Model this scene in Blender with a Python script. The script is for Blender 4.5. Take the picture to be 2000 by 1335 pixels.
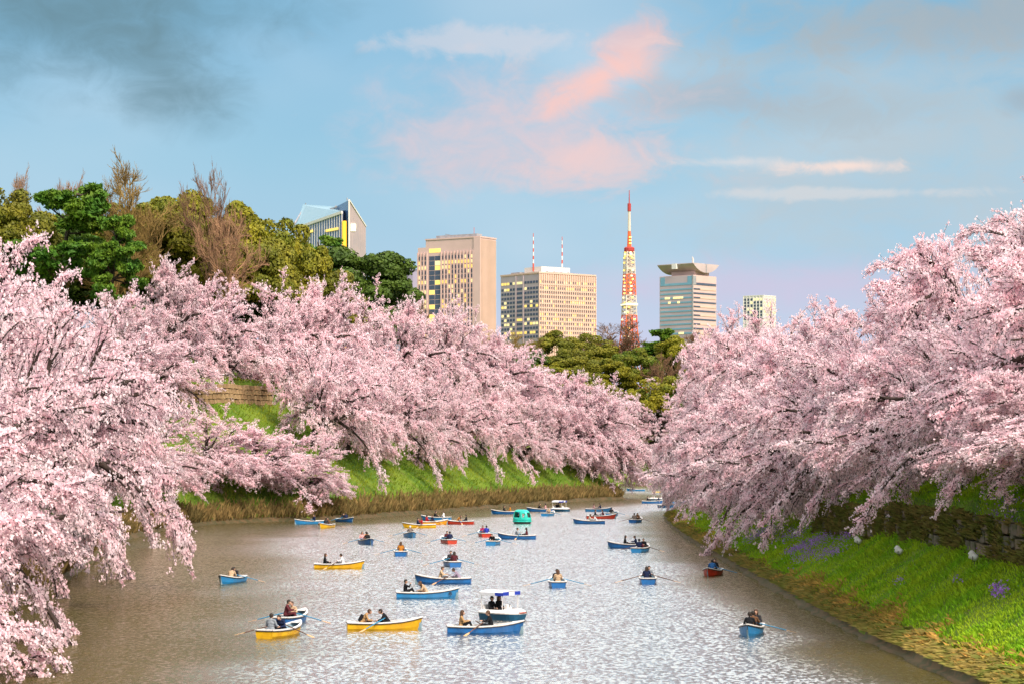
import bpy, bmesh, math, random
import numpy as np
from mathutils import Vector, Matrix

for _o in list(bpy.data.objects):
    bpy.data.objects.remove(_o, do_unlink=True)
scene = bpy.context.scene
COL = scene.collection
R = math.radians
random.seed(7)

# ------------------------------------------------------------------ camera
# The photograph is 2000 px wide; its focal length is about 4612 of those pixels and
# the horizon lies at row 870. The camera stands 9.7 m above the water, looking along +Y.
F, CX, HY, CAMZ = 4612.0, 1000.0, 870.0, 9.7
cam_data = bpy.data.cameras.new('camera')
cam = bpy.data.objects.new('camera', cam_data)
COL.objects.link(cam)
cam.location = (0, 0, CAMZ)
cam.rotation_euler = (R(90), 0, 0)
cam_data.sensor_width = 36.0
cam_data.lens = 36.0 * F / 2000.0
cam_data.shift_y = (HY - 667.5) / 2000.0
cam_data.clip_start = 0.5
cam_data.clip_end = 20000.0
scene.camera = cam


def P(px, py, y):
    """point at depth y that the photograph shows at pixel (px, py)"""
    return Vector(((px - CX) / F * y, y, CAMZ - (py - HY) / F * y))


def W(px, py, z=0.0):
    """point of the level z that the photograph shows at pixel (px, py)"""
    y = F * (CAMZ - z) / (py - HY)
    return Vector(((px - CX) / F * y, y, z))


# ------------------------------------------------------------------ world, sun, exposure
SUN_AZ, SUN_EL = R(146), R(42)          # azimuth clockwise from +Y (the view), so right and a little behind the camera
world = bpy.data.worlds.new('World')
scene.world = world
world.use_nodes = True
wn, wl = world.node_tree.nodes, world.node_tree.links
wn.clear()


class NT:
    """short-hand for building node trees"""
    def __init__(s, nodes, links): s.n, s.l = nodes, links

    def put(s, sock, v):
        if hasattr(v, 'is_linked') or hasattr(v, 'links'): s.l.new(v, sock)
        elif isinstance(v, (tuple, list)) and len(v) == 3 and len(sock.default_value) == 4: sock.default_value = (*v, 1)
        else: sock.default_value = v

    def m(s, op, a, b=0.0, c=0.0, clamp=False):
        n = s.n.new('ShaderNodeMath'); n.operation = op; n.use_clamp = clamp
        for i, v in enumerate((a, b, c)): s.put(n.inputs[i], v)
        return n.outputs[0]

    def mix(s, f, a, b, mode='MIX'):
        n = s.n.new('ShaderNodeMix'); n.data_type = 'RGBA'; n.blend_type = mode
        s.put(n.inputs[0], f); s.put(n.inputs[6], a); s.put(n.inputs[7], b)
        return n.outputs[2]

    def ramp(s, f, stops, interp='LINEAR'):
        n = s.n.new('ShaderNodeValToRGB'); e = n.color_ramp.elements; n.color_ramp.interpolation = interp
        while len(e) < len(stops): e.new(0.5)
        for el, (p, c) in zip(e, stops):
            el.position = p; el.color = (*c, 1) if not isinstance(c, (int, float)) else (c, c, c, 1)
        s.put(n.inputs[0], f)
        return n.outputs[0]

    def noise(s, vec, scale, detail=4.0, rough=0.55, dist=0.0):
        n = s.n.new('ShaderNodeTexNoise'); n.inputs['Scale'].default_value = scale
        n.inputs['Detail'].default_value = detail; n.inputs['Roughness'].default_value = rough
        n.inputs['Distortion'].default_value = dist
        if vec is not None: s.l.new(vec, n.inputs['Vector'])
        return n.outputs[0]

    def smooth(s, v, lo, hi):
        n = s.n.new('ShaderNodeMapRange'); n.interpolation_type = 'SMOOTHSTEP'
        s.put(n.inputs[0], v); n.inputs[1].default_value = lo; n.inputs[2].default_value = hi
        return n.outputs[0]


def build_sky():
    t = NT(wn, wl)
    sky = wn.new('ShaderNodeTexSky'); sky.sky_type = 'NISHITA'; sky.sun_disc = False
    sky.sun_elevation = SUN_EL; sky.sun_rotation = SUN_AZ
    sky.air_density = 1.0; sky.dust_density = 1.2; sky.ozone_density = 1.5
    tc = wn.new('ShaderNodeTexCoord'); sep = wn.new('ShaderNodeSeparateXYZ')
    wl.new(tc.outputs['Generated'], sep.inputs[0])
    x, y, z = sep.outputs
    az = t.m('ARCTAN2', x, y)                       # radians clockwise from the view direction
    el = t.m('ARCSINE', z)
    # clear air: the physical sky, pulled towards the pale evening blue of the photograph
    grad = t.ramp(t.m('DIVIDE', t.m('MAXIMUM', el, 0.0), 1.0), [
        (0.0, (0.64, 0.56, 0.74)), (0.045, (0.53, 0.56, 0.75)), (0.075, (0.37, 0.55, 0.70)),
        (0.12, (0.295, 0.525, 0.68)), (0.165, (0.22, 0.46, 0.65)), (0.19, (0.17, 0.41, 0.60)), (0.5, (0.42, 0.56, 0.70)), (1.0, (0.42, 0.54, 0.68))])
    base = t.mix(0.90, t.mix(1.0, sky.outputs[0], (0.10, 0.10, 0.10), 'MULTIPLY'), grad)
    def coords(k, st, off):
        comb = wn.new('ShaderNodeCombineXYZ')
        wl.new(t.m('MULTIPLY', az, k), comb.inputs[0]); wl.new(t.m('MULTIPLY', el, k * st), comb.inputs[1]); comb.inputs[2].default_value = off
        return comb.outputs[0]
    broad = t.noise(coords(5.0, 2.2, 0.0), 0.75, 3.0, 0.5, 0.2)
    coarse = t.noise(coords(16.0, 1.7, 3.1), 1.0, 7.0, 0.56, 0.5)
    fine = t.noise(coords(46.0, 1.5, 7.7), 1.0, 7.0, 0.62, 0.7)
    wob = t.m('ADD', t.m('MULTIPLY', t.m('SUBTRACT', coarse, 0.5), 1.45), t.m('MULTIPLY', t.m('SUBTRACT', fine, 0.5), 1.15))
    # a pale veil of thin cloud over the whole sky
    veil = t.m('MULTIPLY', t.smooth(broad, 0.42, 0.68), 0.45)
    col = t.mix(veil, base, (0.62, 0.70, 0.78))
    # above the picture the cloud closes to a bright, broken evening layer (the white sheen on the water comes from it)
    high = t.m('MULTIPLY', t.smooth(el, 0.17, 0.36), t.m('MULTIPLY_ADD', t.smooth(broad, 0.35, 0.65), 0.45, 0.5))
    col = t.mix(high, col, (1.5, 1.49, 1.44))

    def blob(px, py, rx, ry, soft=0.5, tilt=0.0, warp=1.4):
        a0, e0 = (px - CX) / F, (HY - py) / F
        du = t.m('DIVIDE', t.m('SUBTRACT', az, a0), rx / F)
        dv = t.m('DIVIDE', t.m('SUBTRACT', el, e0), ry / F)
        dv = t.m('ADD', dv, t.m('MULTIPLY', du, tilt))
        r = t.m('SQRT', t.m('ADD', t.m('MULTIPLY', du, du), t.m('MULTIPLY', dv, dv)))
        dens = t.m('ADD', t.m('SUBTRACT', 1.0, r), t.m('MULTIPLY', wob, warp))
        return t.smooth(dens, -0.22 * soft, 0.95 * soft)

    def cloud(c, mask, k, color): return t.mix(t.m('MULTIPLY', mask, k), c, color)
    col = cloud(col, blob(1750, 280, 640, 250, 1.1, 0.1, 1.2), 0.8, (0.44, 0.52, 0.575))      # broad grey sheet
    col = cloud(col, blob(1500, 560, 520, 60, 1.0, 0.0, 0.8), 0.6, (0.60, 0.50, 0.66))       # lavender low down
    col = cloud(col, blob(1380, 205, 270, 50, 0.9, -0.12, 1.5), 0.6, (0.36, 0.42, 0.49))
    col = cloud(col, blob(1650, 235, 240, 60, 0.9, -0.15, 1.6), 0.5, (0.37, 0.44, 0.49))
    col = cloud(col, blob(1880, 60, 520, 80, 1.0, -0.25, 1.4), 0.75, (0.36, 0.40, 0.43))
    col = cloud(col, blob(1985, 215, 60, 36, 0.9, 0, 1.0), 0.5, (0.31, 0.36, 0.41))
    col = cloud(col, blob(1030, 270, 390, 115, 1.2, 0.08, 1.4), 0.8, (0.69, 0.54, 0.57))    # pink bank
    col = cloud(col, blob(1180, 320, 170, 75, 1.0, -0.3, 1.5), 0.6, (0.80, 0.56, 0.54))
    col = cloud(col, blob(1165, 160, 145, 56, 1.0, -1.3, 1.15), 0.85, (0.90, 0.53, 0.47))    # bright pink plume
    col = cloud(col, blob(1215, 85, 90, 40, 0.9, -0.6, 1.5), 0.65, (0.78, 0.50, 0.48))
    col = cloud(col, blob(950, 88, 280, 26, 0.9, 0.10, 2.2), 0.5, (0.66, 0.62, 0.66))
    col = cloud(col, blob(1640, 332, 160, 17, 1.0, 0.14, 2.0), 0.85, (0.88, 0.68, 0.60))     # cream streak
    col = cloud(col, blob(1440, 322, 180, 14, 1.0, -0.05, 2.2), 0.5, (0.76, 0.68, 0.66))
    col = cloud(col, blob(1640, 384, 300, 11, 1.0, 0.05, 2.4), 0.4, (0.74, 0.68, 0.66))
    col = cloud(col, blob(150, 40, 480, 165, 1.1, 0.12, .75), 0.95, (0.135, 0.245, 0.305))  # dark grey cloud
    col = cloud(col, blob(335, 165, 180, 105, 1.1, 0.4, .75), 0.85, (0.15, 0.26, 0.32))
    bg = wn.new('ShaderNodeBackground'); bg.inputs['Strength'].default_value = 1.0
    wl.new(col, bg.inputs['Color'])
    out = wn.new('ShaderNodeOutputWorld'); wl.new(bg.outputs[0], out.inputs['Surface'])


build_sky()

sun_data = bpy.data.lights.new('sun', 'SUN')
sun_data.energy = 5.0
sun_data.angle = R(20.0)
sun_data.color = (1.0, 0.86, 0.72)
sun = bpy.data.objects.new('sun', sun_data)
COL.objects.link(sun)
_sd = Vector((math.sin(SUN_AZ) * math.cos(SUN_EL), math.cos(SUN_AZ) * math.cos(SUN_EL), math.sin(SUN_EL)))
sun.rotation_euler = (-_sd).to_track_quat('-Z', 'Y').to_euler()
sun.location = (60, -60, 80)

scene.view_settings.view_transform = 'Standard'
scene.view_settings.look = 'None'
scene.view_settings.exposure = 0.2
scene.view_settings.gamma = 1.0
scene.view_settings.use_curve_mapping = False
scene.render.engine = 'CYCLES'
scene.cycles.use_denoising = True
scene.cycles.use_adaptive_sampling = True
scene.cycles.adaptive_threshold = 0.025
scene.cycles.max_bounces = 6
scene.cycles.diffuse_bounces = 4
scene.cycles.glossy_bounces = 2
scene.cycles.transparent_max_bounces = 6
scene.cycles.caustics_reflective = False
scene.cycles.caustics_refractive = False

# ------------------------------------------------------------------ materials
MATS = {}


def mat(name, color, rough=0.7, color2=None, scale=4.0, detail=3.0, spec=0.3, metal=0.0, bump=0.0, bscale=None,
        lo=0.35, hi=0.65, island=0.0, translucent=0.0, emit=None, estr=1.0, coords='Object', objvar=0.0):
    """procedural material: two tones by noise, optional relief, per-piece variation and translucency"""
    if name in MATS: return MATS[name]
    m = bpy.data.materials.new(name); m.use_nodes = True
    n, l = m.node_tree.nodes, m.node_tree.links
    t = NT(n, l)
    b = n['Principled BSDF']; out = n['Material Output']
    tc = n.new('ShaderNodeTexCoord'); vec = tc.outputs[coords]
    c2 = color2 if color2 is not None else tuple(c * 0.82 for c in color)
    f = t.smooth(t.noise(vec, scale, detail), lo, hi)
    col = t.mix(f, color, c2)
    if island or objvar:
        if island:
            g = n.new('ShaderNodeNewGeometry')
            v = t.m('MULTIPLY_ADD', g.outputs['Random Per Island'], 2 * island, 1.0 - island)
        else: v = 1.0
        if objvar:
            oi = n.new('ShaderNodeObjectInfo')
            v = t.m('MULTIPLY', v, t.m('MULTIPLY_ADD', oi.outputs['Random'], 2 * objvar, 1.0 - objvar))
        hs = n.new('ShaderNodeHueSaturation'); l.new(v, hs.inputs['Value']); l.new(col, hs.inputs['Color'])
        col = hs.outputs[0]
    l.new(col, b.inputs['Base Color'])
    b.inputs['Roughness'].default_value = rough
    b.inputs['Metallic'].default_value = metal
    b.inputs['Specular IOR Level'].default_value = spec
    if bump:
        bn = n.new('ShaderNodeBump'); bn.inputs['Strength'].default_value = bump
        l.new(t.noise(vec, bscale or scale * 4, 4.0), bn.inputs['Height']); l.new(bn.outputs[0], b.inputs['Normal'])
    if emit is not None:
        b.inputs['Emission Color'].default_value = (*emit, 1); b.inputs['Emission Strength'].default_value = estr
    if translucent:
        tr = n.new('ShaderNodeBsdfTranslucent'); l.new(col, tr.inputs['Color'])
        mx = n.new('ShaderNodeMixShader'); mx.inputs[0].default_value = translucent
        l.new(b.outputs[0], mx.inputs[1]); l.new(tr.outputs[0], mx.inputs[2]); l.new(mx.outputs[0], out.inputs['Surface'])
    MATS[name] = m
    return m


# ------------------------------------------------------------------ object helpers
def link(name, data, parent=None, loc=(0, 0, 0), rot=(0, 0, 0), scale=(1, 1, 1)):
    o = bpy.data.objects.new(name, data)
    COL.objects.link(o)
    o.location = loc; o.rotation_euler = rot; o.scale = scale
    if parent is not None: o.parent = parent
    return o


def tag(o, label=None, cat=None, group=None, kind=None):
    if label: o['label'] = label
    if cat: o['category'] = cat
    if group: o['group'] = group
    if kind: o['kind'] = kind
    return o


def empty(name, loc, rz=0.0, label=None, cat=None, group=None):
    o = link(name, None, None, loc, (0, 0, rz))
    o.empty_display_size = 0.3
    return tag(o, label, cat, group)


def mesh_np(name, verts, faces, mats, midx=None, smooth=False):
    """mesh from numpy arrays; faces (M,3) or (M,4)"""
    me = bpy.data.meshes.new(name)
    verts = np.asarray(verts, dtype=np.float32).reshape(-1, 3); faces = np.asarray(faces, dtype=np.int32)
    k = faces.shape[1]
    me.vertices.add(len(verts)); me.vertices.foreach_set('co', verts.ravel())
    me.loops.add(faces.size); me.loops.foreach_set('vertex_index', faces.ravel())
    me.polygons.add(len(faces))
    me.polygons.foreach_set('loop_start', np.arange(0, faces.size, k, dtype=np.int32))
    me.polygons.foreach_set('loop_total', np.full(len(faces), k, dtype=np.int32))
    if midx is not None: me.polygons.foreach_set('material_index', np.asarray(midx, dtype=np.int32))
    if smooth: me.polygons.foreach_set('use_smooth', np.ones(len(faces), dtype=bool))
    for m in (mats if isinstance(mats, (list, tuple)) else [mats]): me.materials.append(m)
    me.update(calc_edges=True)
    return me


class MB:
    """collects boxes, bars, prisms and tubes into one mesh"""
    def __init__(s): s.v, s.f, s.m = [], [], []

    def add(s, vs, fs, mi=0):
        k = len(s.v)
        s.v += [tuple(v) for v in vs]; s.f += [tuple(i + k for i in f) for f in fs]; s.m += [mi] * len(fs)
        return s

    def box(s, x0, x1, y0, y1, z0, z1, mi=0):
        return s.add([(x0, y0, z0), (x1, y0, z0), (x1, y1, z0), (x0, y1, z0), (x0, y0, z1), (x1, y0, z1), (x1, y1, z1), (x0, y1, z1)],
                     [(0, 3, 2, 1), (4, 5, 6, 7), (0, 1, 5, 4), (1, 2, 6, 5), (2, 3, 7, 6), (3, 0, 4, 7)], mi)

    def bar(s, a, b, w, h=None, mi=0):
        a, b = Vector(a), Vector(b); h = h or w
        d = (b - a).normalized(); up = Vector((0, 0, 1)) if abs(d.z) < 0.95 else Vector((1, 0, 0))
        u = d.cross(up).normalized() * (w / 2); q = u.cross(d).normalized() * (h / 2)
        vs = [p + i * u + j * q for p in (a, b) for i, j in ((-1, -1), (1, -1), (1, 1), (-1, 1))]
        return s.add(vs, [(0, 1, 2, 3), (7, 6, 5, 4), (0, 4, 5, 1), (1, 5, 6, 2), (2, 6, 7, 3), (3, 7, 4, 0)], mi)

    def prism(s, bottom, top, mi=0):
        n = len(bottom)
        return s.add(list(bottom) + list(top), [tuple(range(n))[::-1], tuple(range(n, 2 * n))] +
                     [(i, (i + 1) % n, n + (i + 1) % n, n + i) for i in range(n)], mi)

    def tube(s, pts, rad, sides=8, mi=0, cap=True):
        pts = [Vector(p) for p in pts]; rad = rad if isinstance(rad, (list, tuple)) else [rad] * len(pts)
        vs, fs = [], []
        for i, p in enumerate(pts):
            d = (pts[min(i + 1, len(pts) - 1)] - pts[max(i - 1, 0)]).normalized()
            up = Vector((0, 0, 1)) if abs(d.z) < 0.9 else Vector((1, 0, 0))
            u = d.cross(up).normalized(); q = u.cross(d)
            vs += [p + (u * math.cos(a) + q * math.sin(a)) * rad[i] for a in [2 * math.pi * k / sides for k in range(sides)]]
        for i in range(len(pts) - 1):
            fs += [(i * sides + k, i * sides + (k + 1) % sides, (i + 1) * sides + (k + 1) % sides, (i + 1) * sides + k) for k in range(sides)]
        if cap: fs += [tuple(range(sides))[::-1], tuple(range((len(pts) - 1) * sides, len(pts) * sides))]
        return s.add(vs, fs, mi)

    def mesh(s, name, mats, smooth=False, bevel=0.0):
        me = bpy.data.meshes.new(name)
        me.from_pydata(s.v, [], s.f)
        for m in (mats if isinstance(mats, (list, tuple)) else [mats]): me.materials.append(m)
        me.polygons.foreach_set('material_index', s.m)
        bm = bmesh.new(); bm.from_mesh(me)
        bmesh.ops.recalc_face_normals(bm, faces=bm.faces)
        if bevel: bmesh.ops.bevel(bm, geom=bm.edges[:], offset=bevel, segments=1, affect='EDGES')
        if smooth:
            for f in bm.faces: f.smooth = True
        bm.to_mesh(me); bm.free(); me.update()
        return me

    def build(s, name, mats, parent=None, smooth=False, bevel=0.0, **kw):
        return link(name, s.mesh(name, mats, smooth, bevel), parent, **kw)
# ------------------------------------------------------------------ terrain and water
LEFT = [(-24, -60), (-24, 20), (-25, 95), (-29, 130), (-32, 172), (-38, 220), (-40.5, 256), (-38.5, 290), (-33.5, 300), (-23.2, 309),
        (-15, 331), (-7.5, 352), (-2.6, 373), (4.4, 390), (11.9, 414), (18.6, 425), (20.8, 431), (20.5, 440), (15, 462), (5, 505), (-2, 562)]
FAR = [(-2, 562), (25, 566), (60, 570), (160, 575)]
RIGHT = [(160, 385), (60, 368), (34, 358), (26.5, 351), (23, 341), (20.6, 320), (19.6, 298), (18.4, 256), (17.8, 205), (17.7, 166), (17.6, 135),
         (17.6, 116), (18.3, 104), (19.5, 60), (20, 20), (20, -60)]


def smooth_line(pts, it=2):
    pts = [tuple(map(float, p)) for p in pts]
    for _ in range(it):
        q = [pts[0]]
        for a, b in zip(pts[:-1], pts[1:]):
            q += [(a[0] * .75 + b[0] * .25, a[1] * .75 + b[1] * .25), (a[0] * .25 + b[0] * .75, a[1] * .25 + b[1] * .75)]
        pts = q + [pts[-1]]
    return np.array(pts)


LEFT, FAR, RIGHT = smooth_line(LEFT), smooth_line(FAR), smooth_line(RIGHT)
POLY = np.vstack([LEFT, FAR[1:], RIGHT])


def dist_line(x, y, line):
    """distance of the points (x, y) to a polyline"""
    best = np.full(x.shape, 1e9)
    for (ax, ay), (bx, by) in zip(line[:-1], line[1:]):
        dx, dy = bx - ax, by - ay
        t = np.clip(((x - ax) * dx + (y - ay) * dy) / (dx * dx + dy * dy), 0, 1)
        best = np.minimum(best, np.hypot(x - ax - t * dx, y - ay - t * dy))
    return best


def in_water(x, y):
    inside = np.zeros(x.shape, bool)
    px, py = POLY[:, 0], POLY[:, 1]
    j = len(POLY) - 1
    for i in range(len(POLY)):
        c = ((py[i] > y) != (py[j] > y))
        with np.errstate(divide='ignore', invalid='ignore'):
            xi = (px[j] - px[i]) * (y - py[i]) / (py[j] - py[i] + 1e-12) + px[i]
        inside ^= c & (x < xi)
        j = i
    return inside


def vnoise(x, y, s, seed=0):
    """smooth value noise"""
    rng = np.random.RandomState(seed); g = rng.rand(256, 256)
    u, v = x / s + 1000.3, y / s + 1000.7
    i, j = np.floor(u).astype(int), np.floor(v).astype(int)
    a, b = u - i, v - j
    a, b = a * a * (3 - 2 * a), b * b * (3 - 2 * b)
    i0, i1, j0, j1 = i % 256, (i + 1) % 256, j % 256, (j + 1) % 256
    return (g[i0, j0] * (1 - a) + g[i1, j0] * a) * (1 - b) + (g[i0, j1] * (1 - a) + g[i1, j1] * a) * b


WALL_R = (97.0, 186.0)       # stretch of the right bank with a retaining wall
WALL_R_D, WALL_R_H = 6.6, 2.3


def right_profile(d, y):
    lo = 0.32 + np.clip(d - 0.4, 0, 6.0) * (0.66 - np.clip((y - 110) / 400, 0, .18))
    has = np.clip((y - WALL_R[0]) / 3 + 1, 0, 1) * np.clip((WALL_R[1] - y) / 6 + 1, 0, 1)
    step = np.where(has > 0, WALL_R_H * has * np.clip((d - WALL_R_D) / 0.5, 0, 1), 0) + (1 - has) * np.clip(d - 6.4, 0, 4) * 0.58
    up = np.clip(d - 7.2, 0, 9) * 0.66
    return lo + step + up + np.clip(d - 16.2, 0, 60) * 0.02


WALL_L_D, WALL_L_H = 21.5, 3.2


def left_profile(d, x, y):
    near = np.clip((250 - y) / 60, 0, 1)
    lo = 0.34 + np.clip(d - 0.5, 0, 21) * (0.74 - 0.14 * near)
    has = np.clip((y - 285) / 10, 0, 1) * np.clip((352 - y) / 10, 0, 1)
    step = has * WALL_L_H * np.clip((d - WALL_L_D) / 0.5, 0, 1) + (1 - has) * np.clip(d - 21.5, 0, 5) * 0.6
    return lo + step + np.clip(d - 27, 0, 34) * 0.36 + np.clip(d - 61, 0, 80) * 0.03


def height(x, y):
    x = np.asarray(x, float); y = np.asarray(y, float)
    dl, dr, df = dist_line(x, y, LEFT), dist_line(x, y, RIGHT), dist_line(x, y, FAR)
    wat = in_water(x, y)
    bump = (vnoise(x, y, 5.0, 1) - .5) * 0.5 + (vnoise(x, y, 17.0, 2) - .5) * 1.1
    hl = left_profile(dl, x, y); hr = right_profile(dr, y); hf = 0.9 + np.clip(df - .5, 0, 24) * 0.66 + np.clip(df - 26, 0, 50) * 0.05
    wl_, wr_, wf_ = 1 / (dl + .01) ** 4, 1 / (dr + .01) ** 4, 1 / (df + .01) ** 4
    h = (hl * wl_ + hr * wr_ + hf * wf_) / (wl_ + wr_ + wf_)
    d = np.minimum(np.minimum(dl, dr), df)
    h = h + bump * np.clip((d - 1) / 5, 0, 1)
    return np.where(wat, -1.6, np.where(d < 0.35, -0.4, h))


def hz(x, y): return float(height(np.array([x]), np.array([y]))[0])


def hit(px, py, y0=60.0, y1=700.0):
    """where the view ray of a pixel meets the bank"""
    ys = np.arange(y0, y1, 0.25)
    xs = (px - CX) / F * ys; zs = CAMZ - (py - HY) / F * ys
    below = zs < np.maximum(height(xs, ys), 0)
    i = int(np.argmax(below)) if below.any() else len(ys) - 1
    return Vector((xs[i], ys[i], zs[i]))


def build_ground():
    xs = np.concatenate([[-9000, -3000, -900, -300, -170], np.arange(-120, 122, 1.2), [170, 300, 900, 3000, 9000]])
    ys = np.concatenate([[-3000, -800, -200, -60, 0, 30], np.arange(60, 640, 1.2), [680, 760, 1000, 1600, 3000, 6000, 12000]])
    X, Y = np.meshgrid(xs, ys)
    Z = height(X.ravel(), Y.ravel()).reshape(X.shape)
    v = np.stack([X, Y, Z], -1).reshape(-1, 3)
    nx, ny = len(xs), len(ys)
    i = (np.arange(ny - 1)[:, None] * nx + np.arange(nx - 1)[None]).ravel()
    f = np.stack([i, i + 1, i + nx + 1, i + nx], -1)
    m = bpy.data.materials.new('bank_grass'); m.use_nodes = True
    n, l = m.node_tree.nodes, m.node_tree.links; t = NT(n, l)
    tc = n.new('ShaderNodeTexCoord'); vec = tc.outputs['Object']
    c = t.mix(t.smooth(t.noise(vec, 0.16, 5), .35, .65), (0.085, 0.17, 0.022), (0.19, 0.27, 0.035))
    c = t.mix(t.m('MULTIPLY', t.smooth(t.noise(vec, 0.5, 5), .55, .75), .7), c, (0.23, 0.19, 0.07))
    c = t.mix(t.m('MULTIPLY', t.noise(vec, 3.0, 4), .35), c, (0.03, 0.06, 0.01))
    b = n['Principled BSDF']; l.new(c, b.inputs['Base Color']); b.inputs['Roughness'].default_value = 0.95
    b.inputs['Specular IOR Level'].default_value = 0.1
    bn = n.new('ShaderNodeBump'); bn.inputs['Strength'].default_value = 0.9; bn.inputs['Distance'].default_value = 0.3
    l.new(t.noise(vec, 2.5, 6, .7), bn.inputs['Height']); l.new(bn.outputs[0], b.inputs['Normal'])
    o = link('ground', mesh_np('ground', v, f, m, smooth=True))
    tag(o, kind='structure')


build_ground()


def build_water():
    m = bpy.data.materials.new('moat_water'); m.use_nodes = True
    n, l = m.node_tree.nodes, m.node_tree.links; t = NT(n, l)
    tc = n.new('ShaderNodeTexCoord'); mp = n.new('ShaderNodeMapping')
    l.new(tc.outputs['Object'], mp.inputs[0]); mp.inputs['Scale'].default_value = (1.0, 0.55, 1.0)
    vec = mp.outputs[0]
    c = t.mix(t.smooth(t.noise(tc.outputs['Object'], 0.05, 3), .35, .65), (0.062, 0.052, 0.014), (0.078, 0.062, 0.02))
    # ripples tilt the surface; small wind waves over a longer swell, stretched across the view
    def tilt(scale, sx, sy, amp, detail=2.0):
        mp = n.new('ShaderNodeMapping'); l.new(tc.outputs['Object'], mp.inputs[0]); mp.inputs['Scale'].default_value = (sx, sy, 1)
        nz = n.new('ShaderNodeTexNoise'); nz.inputs['Scale'].default_value = scale; nz.inputs['Detail'].default_value = detail
        l.new(mp.outputs[0], nz.inputs['Vector'])
        v = n.new('ShaderNodeVectorMath'); v.operation = 'SUBTRACT'; l.new(nz.outputs['Color'], v.inputs[0]); v.inputs[1].default_value = (.5, .5, .5)
        w = n.new('ShaderNodeVectorMath'); w.operation = 'MULTIPLY'; l.new(v.outputs[0], w.inputs[0]); w.inputs[1].default_value = amp
        return w.outputs[0]

    def vadd(a_, b_):
        v = n.new('ShaderNodeVectorMath'); v.operation = 'ADD'
        for i_, q in enumerate((a_, b_)):
            if isinstance(q, tuple): v.inputs[i_].default_value = q
            else: l.new(q, v.inputs[i_])
        return v.outputs[0]
    at = n.new('ShaderNodeAttribute'); at.attribute_name = 'breeze_and_sheen'          # open water ruffled, banks calmer; also drives the painted dark olive reflections
    sm = n.new('ShaderNodeVectorMath'); sm.operation = 'SCALE'
    l.new(vadd(tilt(5.5, 1.0, 0.40, (.95, 1.9, 0), 3.0), tilt(.7, 1.0, .5, (.10, .16, 0))), sm.inputs[0]); l.new(at.outputs['Fac'], sm.inputs['Scale'])
    nv = vadd(sm.outputs[0], (0, 0, 1))
    nn = n.new('ShaderNodeVectorMath'); nn.operation = 'NORMALIZE'; l.new(nv, nn.inputs[0])
    fr = n.new('ShaderNodeFresnel'); fr.inputs['IOR'].default_value = 1.333; l.new(nn.outputs[0], fr.inputs['Normal'])
    df = n.new('ShaderNodeBsdfDiffuse'); l.new(c, df.inputs['Color'])
    gl = n.new('ShaderNodeBsdfGlossy'); gl.inputs['Roughness'].default_value = .2; l.new(t.mix(at.outputs['Fac'], (0.74, 0.70, 0.52), (1.0, 1.0, 1.0)), gl.inputs['Color'])  # olive tint painted into the reflection near the banks
    l.new(nn.outputs[0], gl.inputs['Normal'])
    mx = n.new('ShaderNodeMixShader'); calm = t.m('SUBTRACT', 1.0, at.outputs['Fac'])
    l.new(t.m('POWER', fr.outputs[0], t.m('MULTIPLY_ADD', t.m('MULTIPLY', calm, calm), 2.9, 0.2)), mx.inputs[0])  # reflection boosted on open water and dimmed by hand near the banks
    l.new(df.outputs[0], mx.inputs[1]); l.new(gl.outputs[0], mx.inputs[2]); l.new(mx.outputs[0], n['Material Output'].inputs['Surface'])
    xs, ys = np.arange(-60, 202, 2.0), np.arange(-60, 622, 2.0)
    X, Y = np.meshgrid(xs, ys); X = X.ravel(); Y = Y.ravel()
    i = (np.arange(len(ys) - 1)[:, None] * len(xs) + np.arange(len(xs) - 1)[None]).ravel()
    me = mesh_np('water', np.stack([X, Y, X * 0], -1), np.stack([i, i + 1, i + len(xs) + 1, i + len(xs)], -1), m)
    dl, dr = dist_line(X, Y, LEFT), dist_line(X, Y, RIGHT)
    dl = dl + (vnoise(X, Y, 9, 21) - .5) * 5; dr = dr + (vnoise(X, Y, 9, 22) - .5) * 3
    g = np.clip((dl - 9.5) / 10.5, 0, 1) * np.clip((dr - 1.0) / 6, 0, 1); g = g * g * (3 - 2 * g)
    at_ = me.attributes.new('breeze_and_sheen', 'FLOAT', 'POINT'); at_.data.foreach_set('value', (0.22 + 0.78 * g).astype(np.float32))
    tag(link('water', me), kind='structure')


build_water()


# low stone edge at the foot of both banks
def offset_line(line, d, side):
    t = np.gradient(line, axis=0); t /= np.linalg.norm(t, axis=1)[:, None] + 1e-9
    nrm = np.stack([-t[:, 1], t[:, 0]], -1) * side
    return line + nrm * d


def resample(line, step):
    seg = np.hypot(*np.diff(line, axis=0).T); s = np.concatenate([[0], np.cumsum(seg)])
    q = np.arange(0, s[-1], step)
    return np.stack([np.interp(q, s, line[:, 0]), np.interp(q, s, line[:, 1])], -1)


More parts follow.
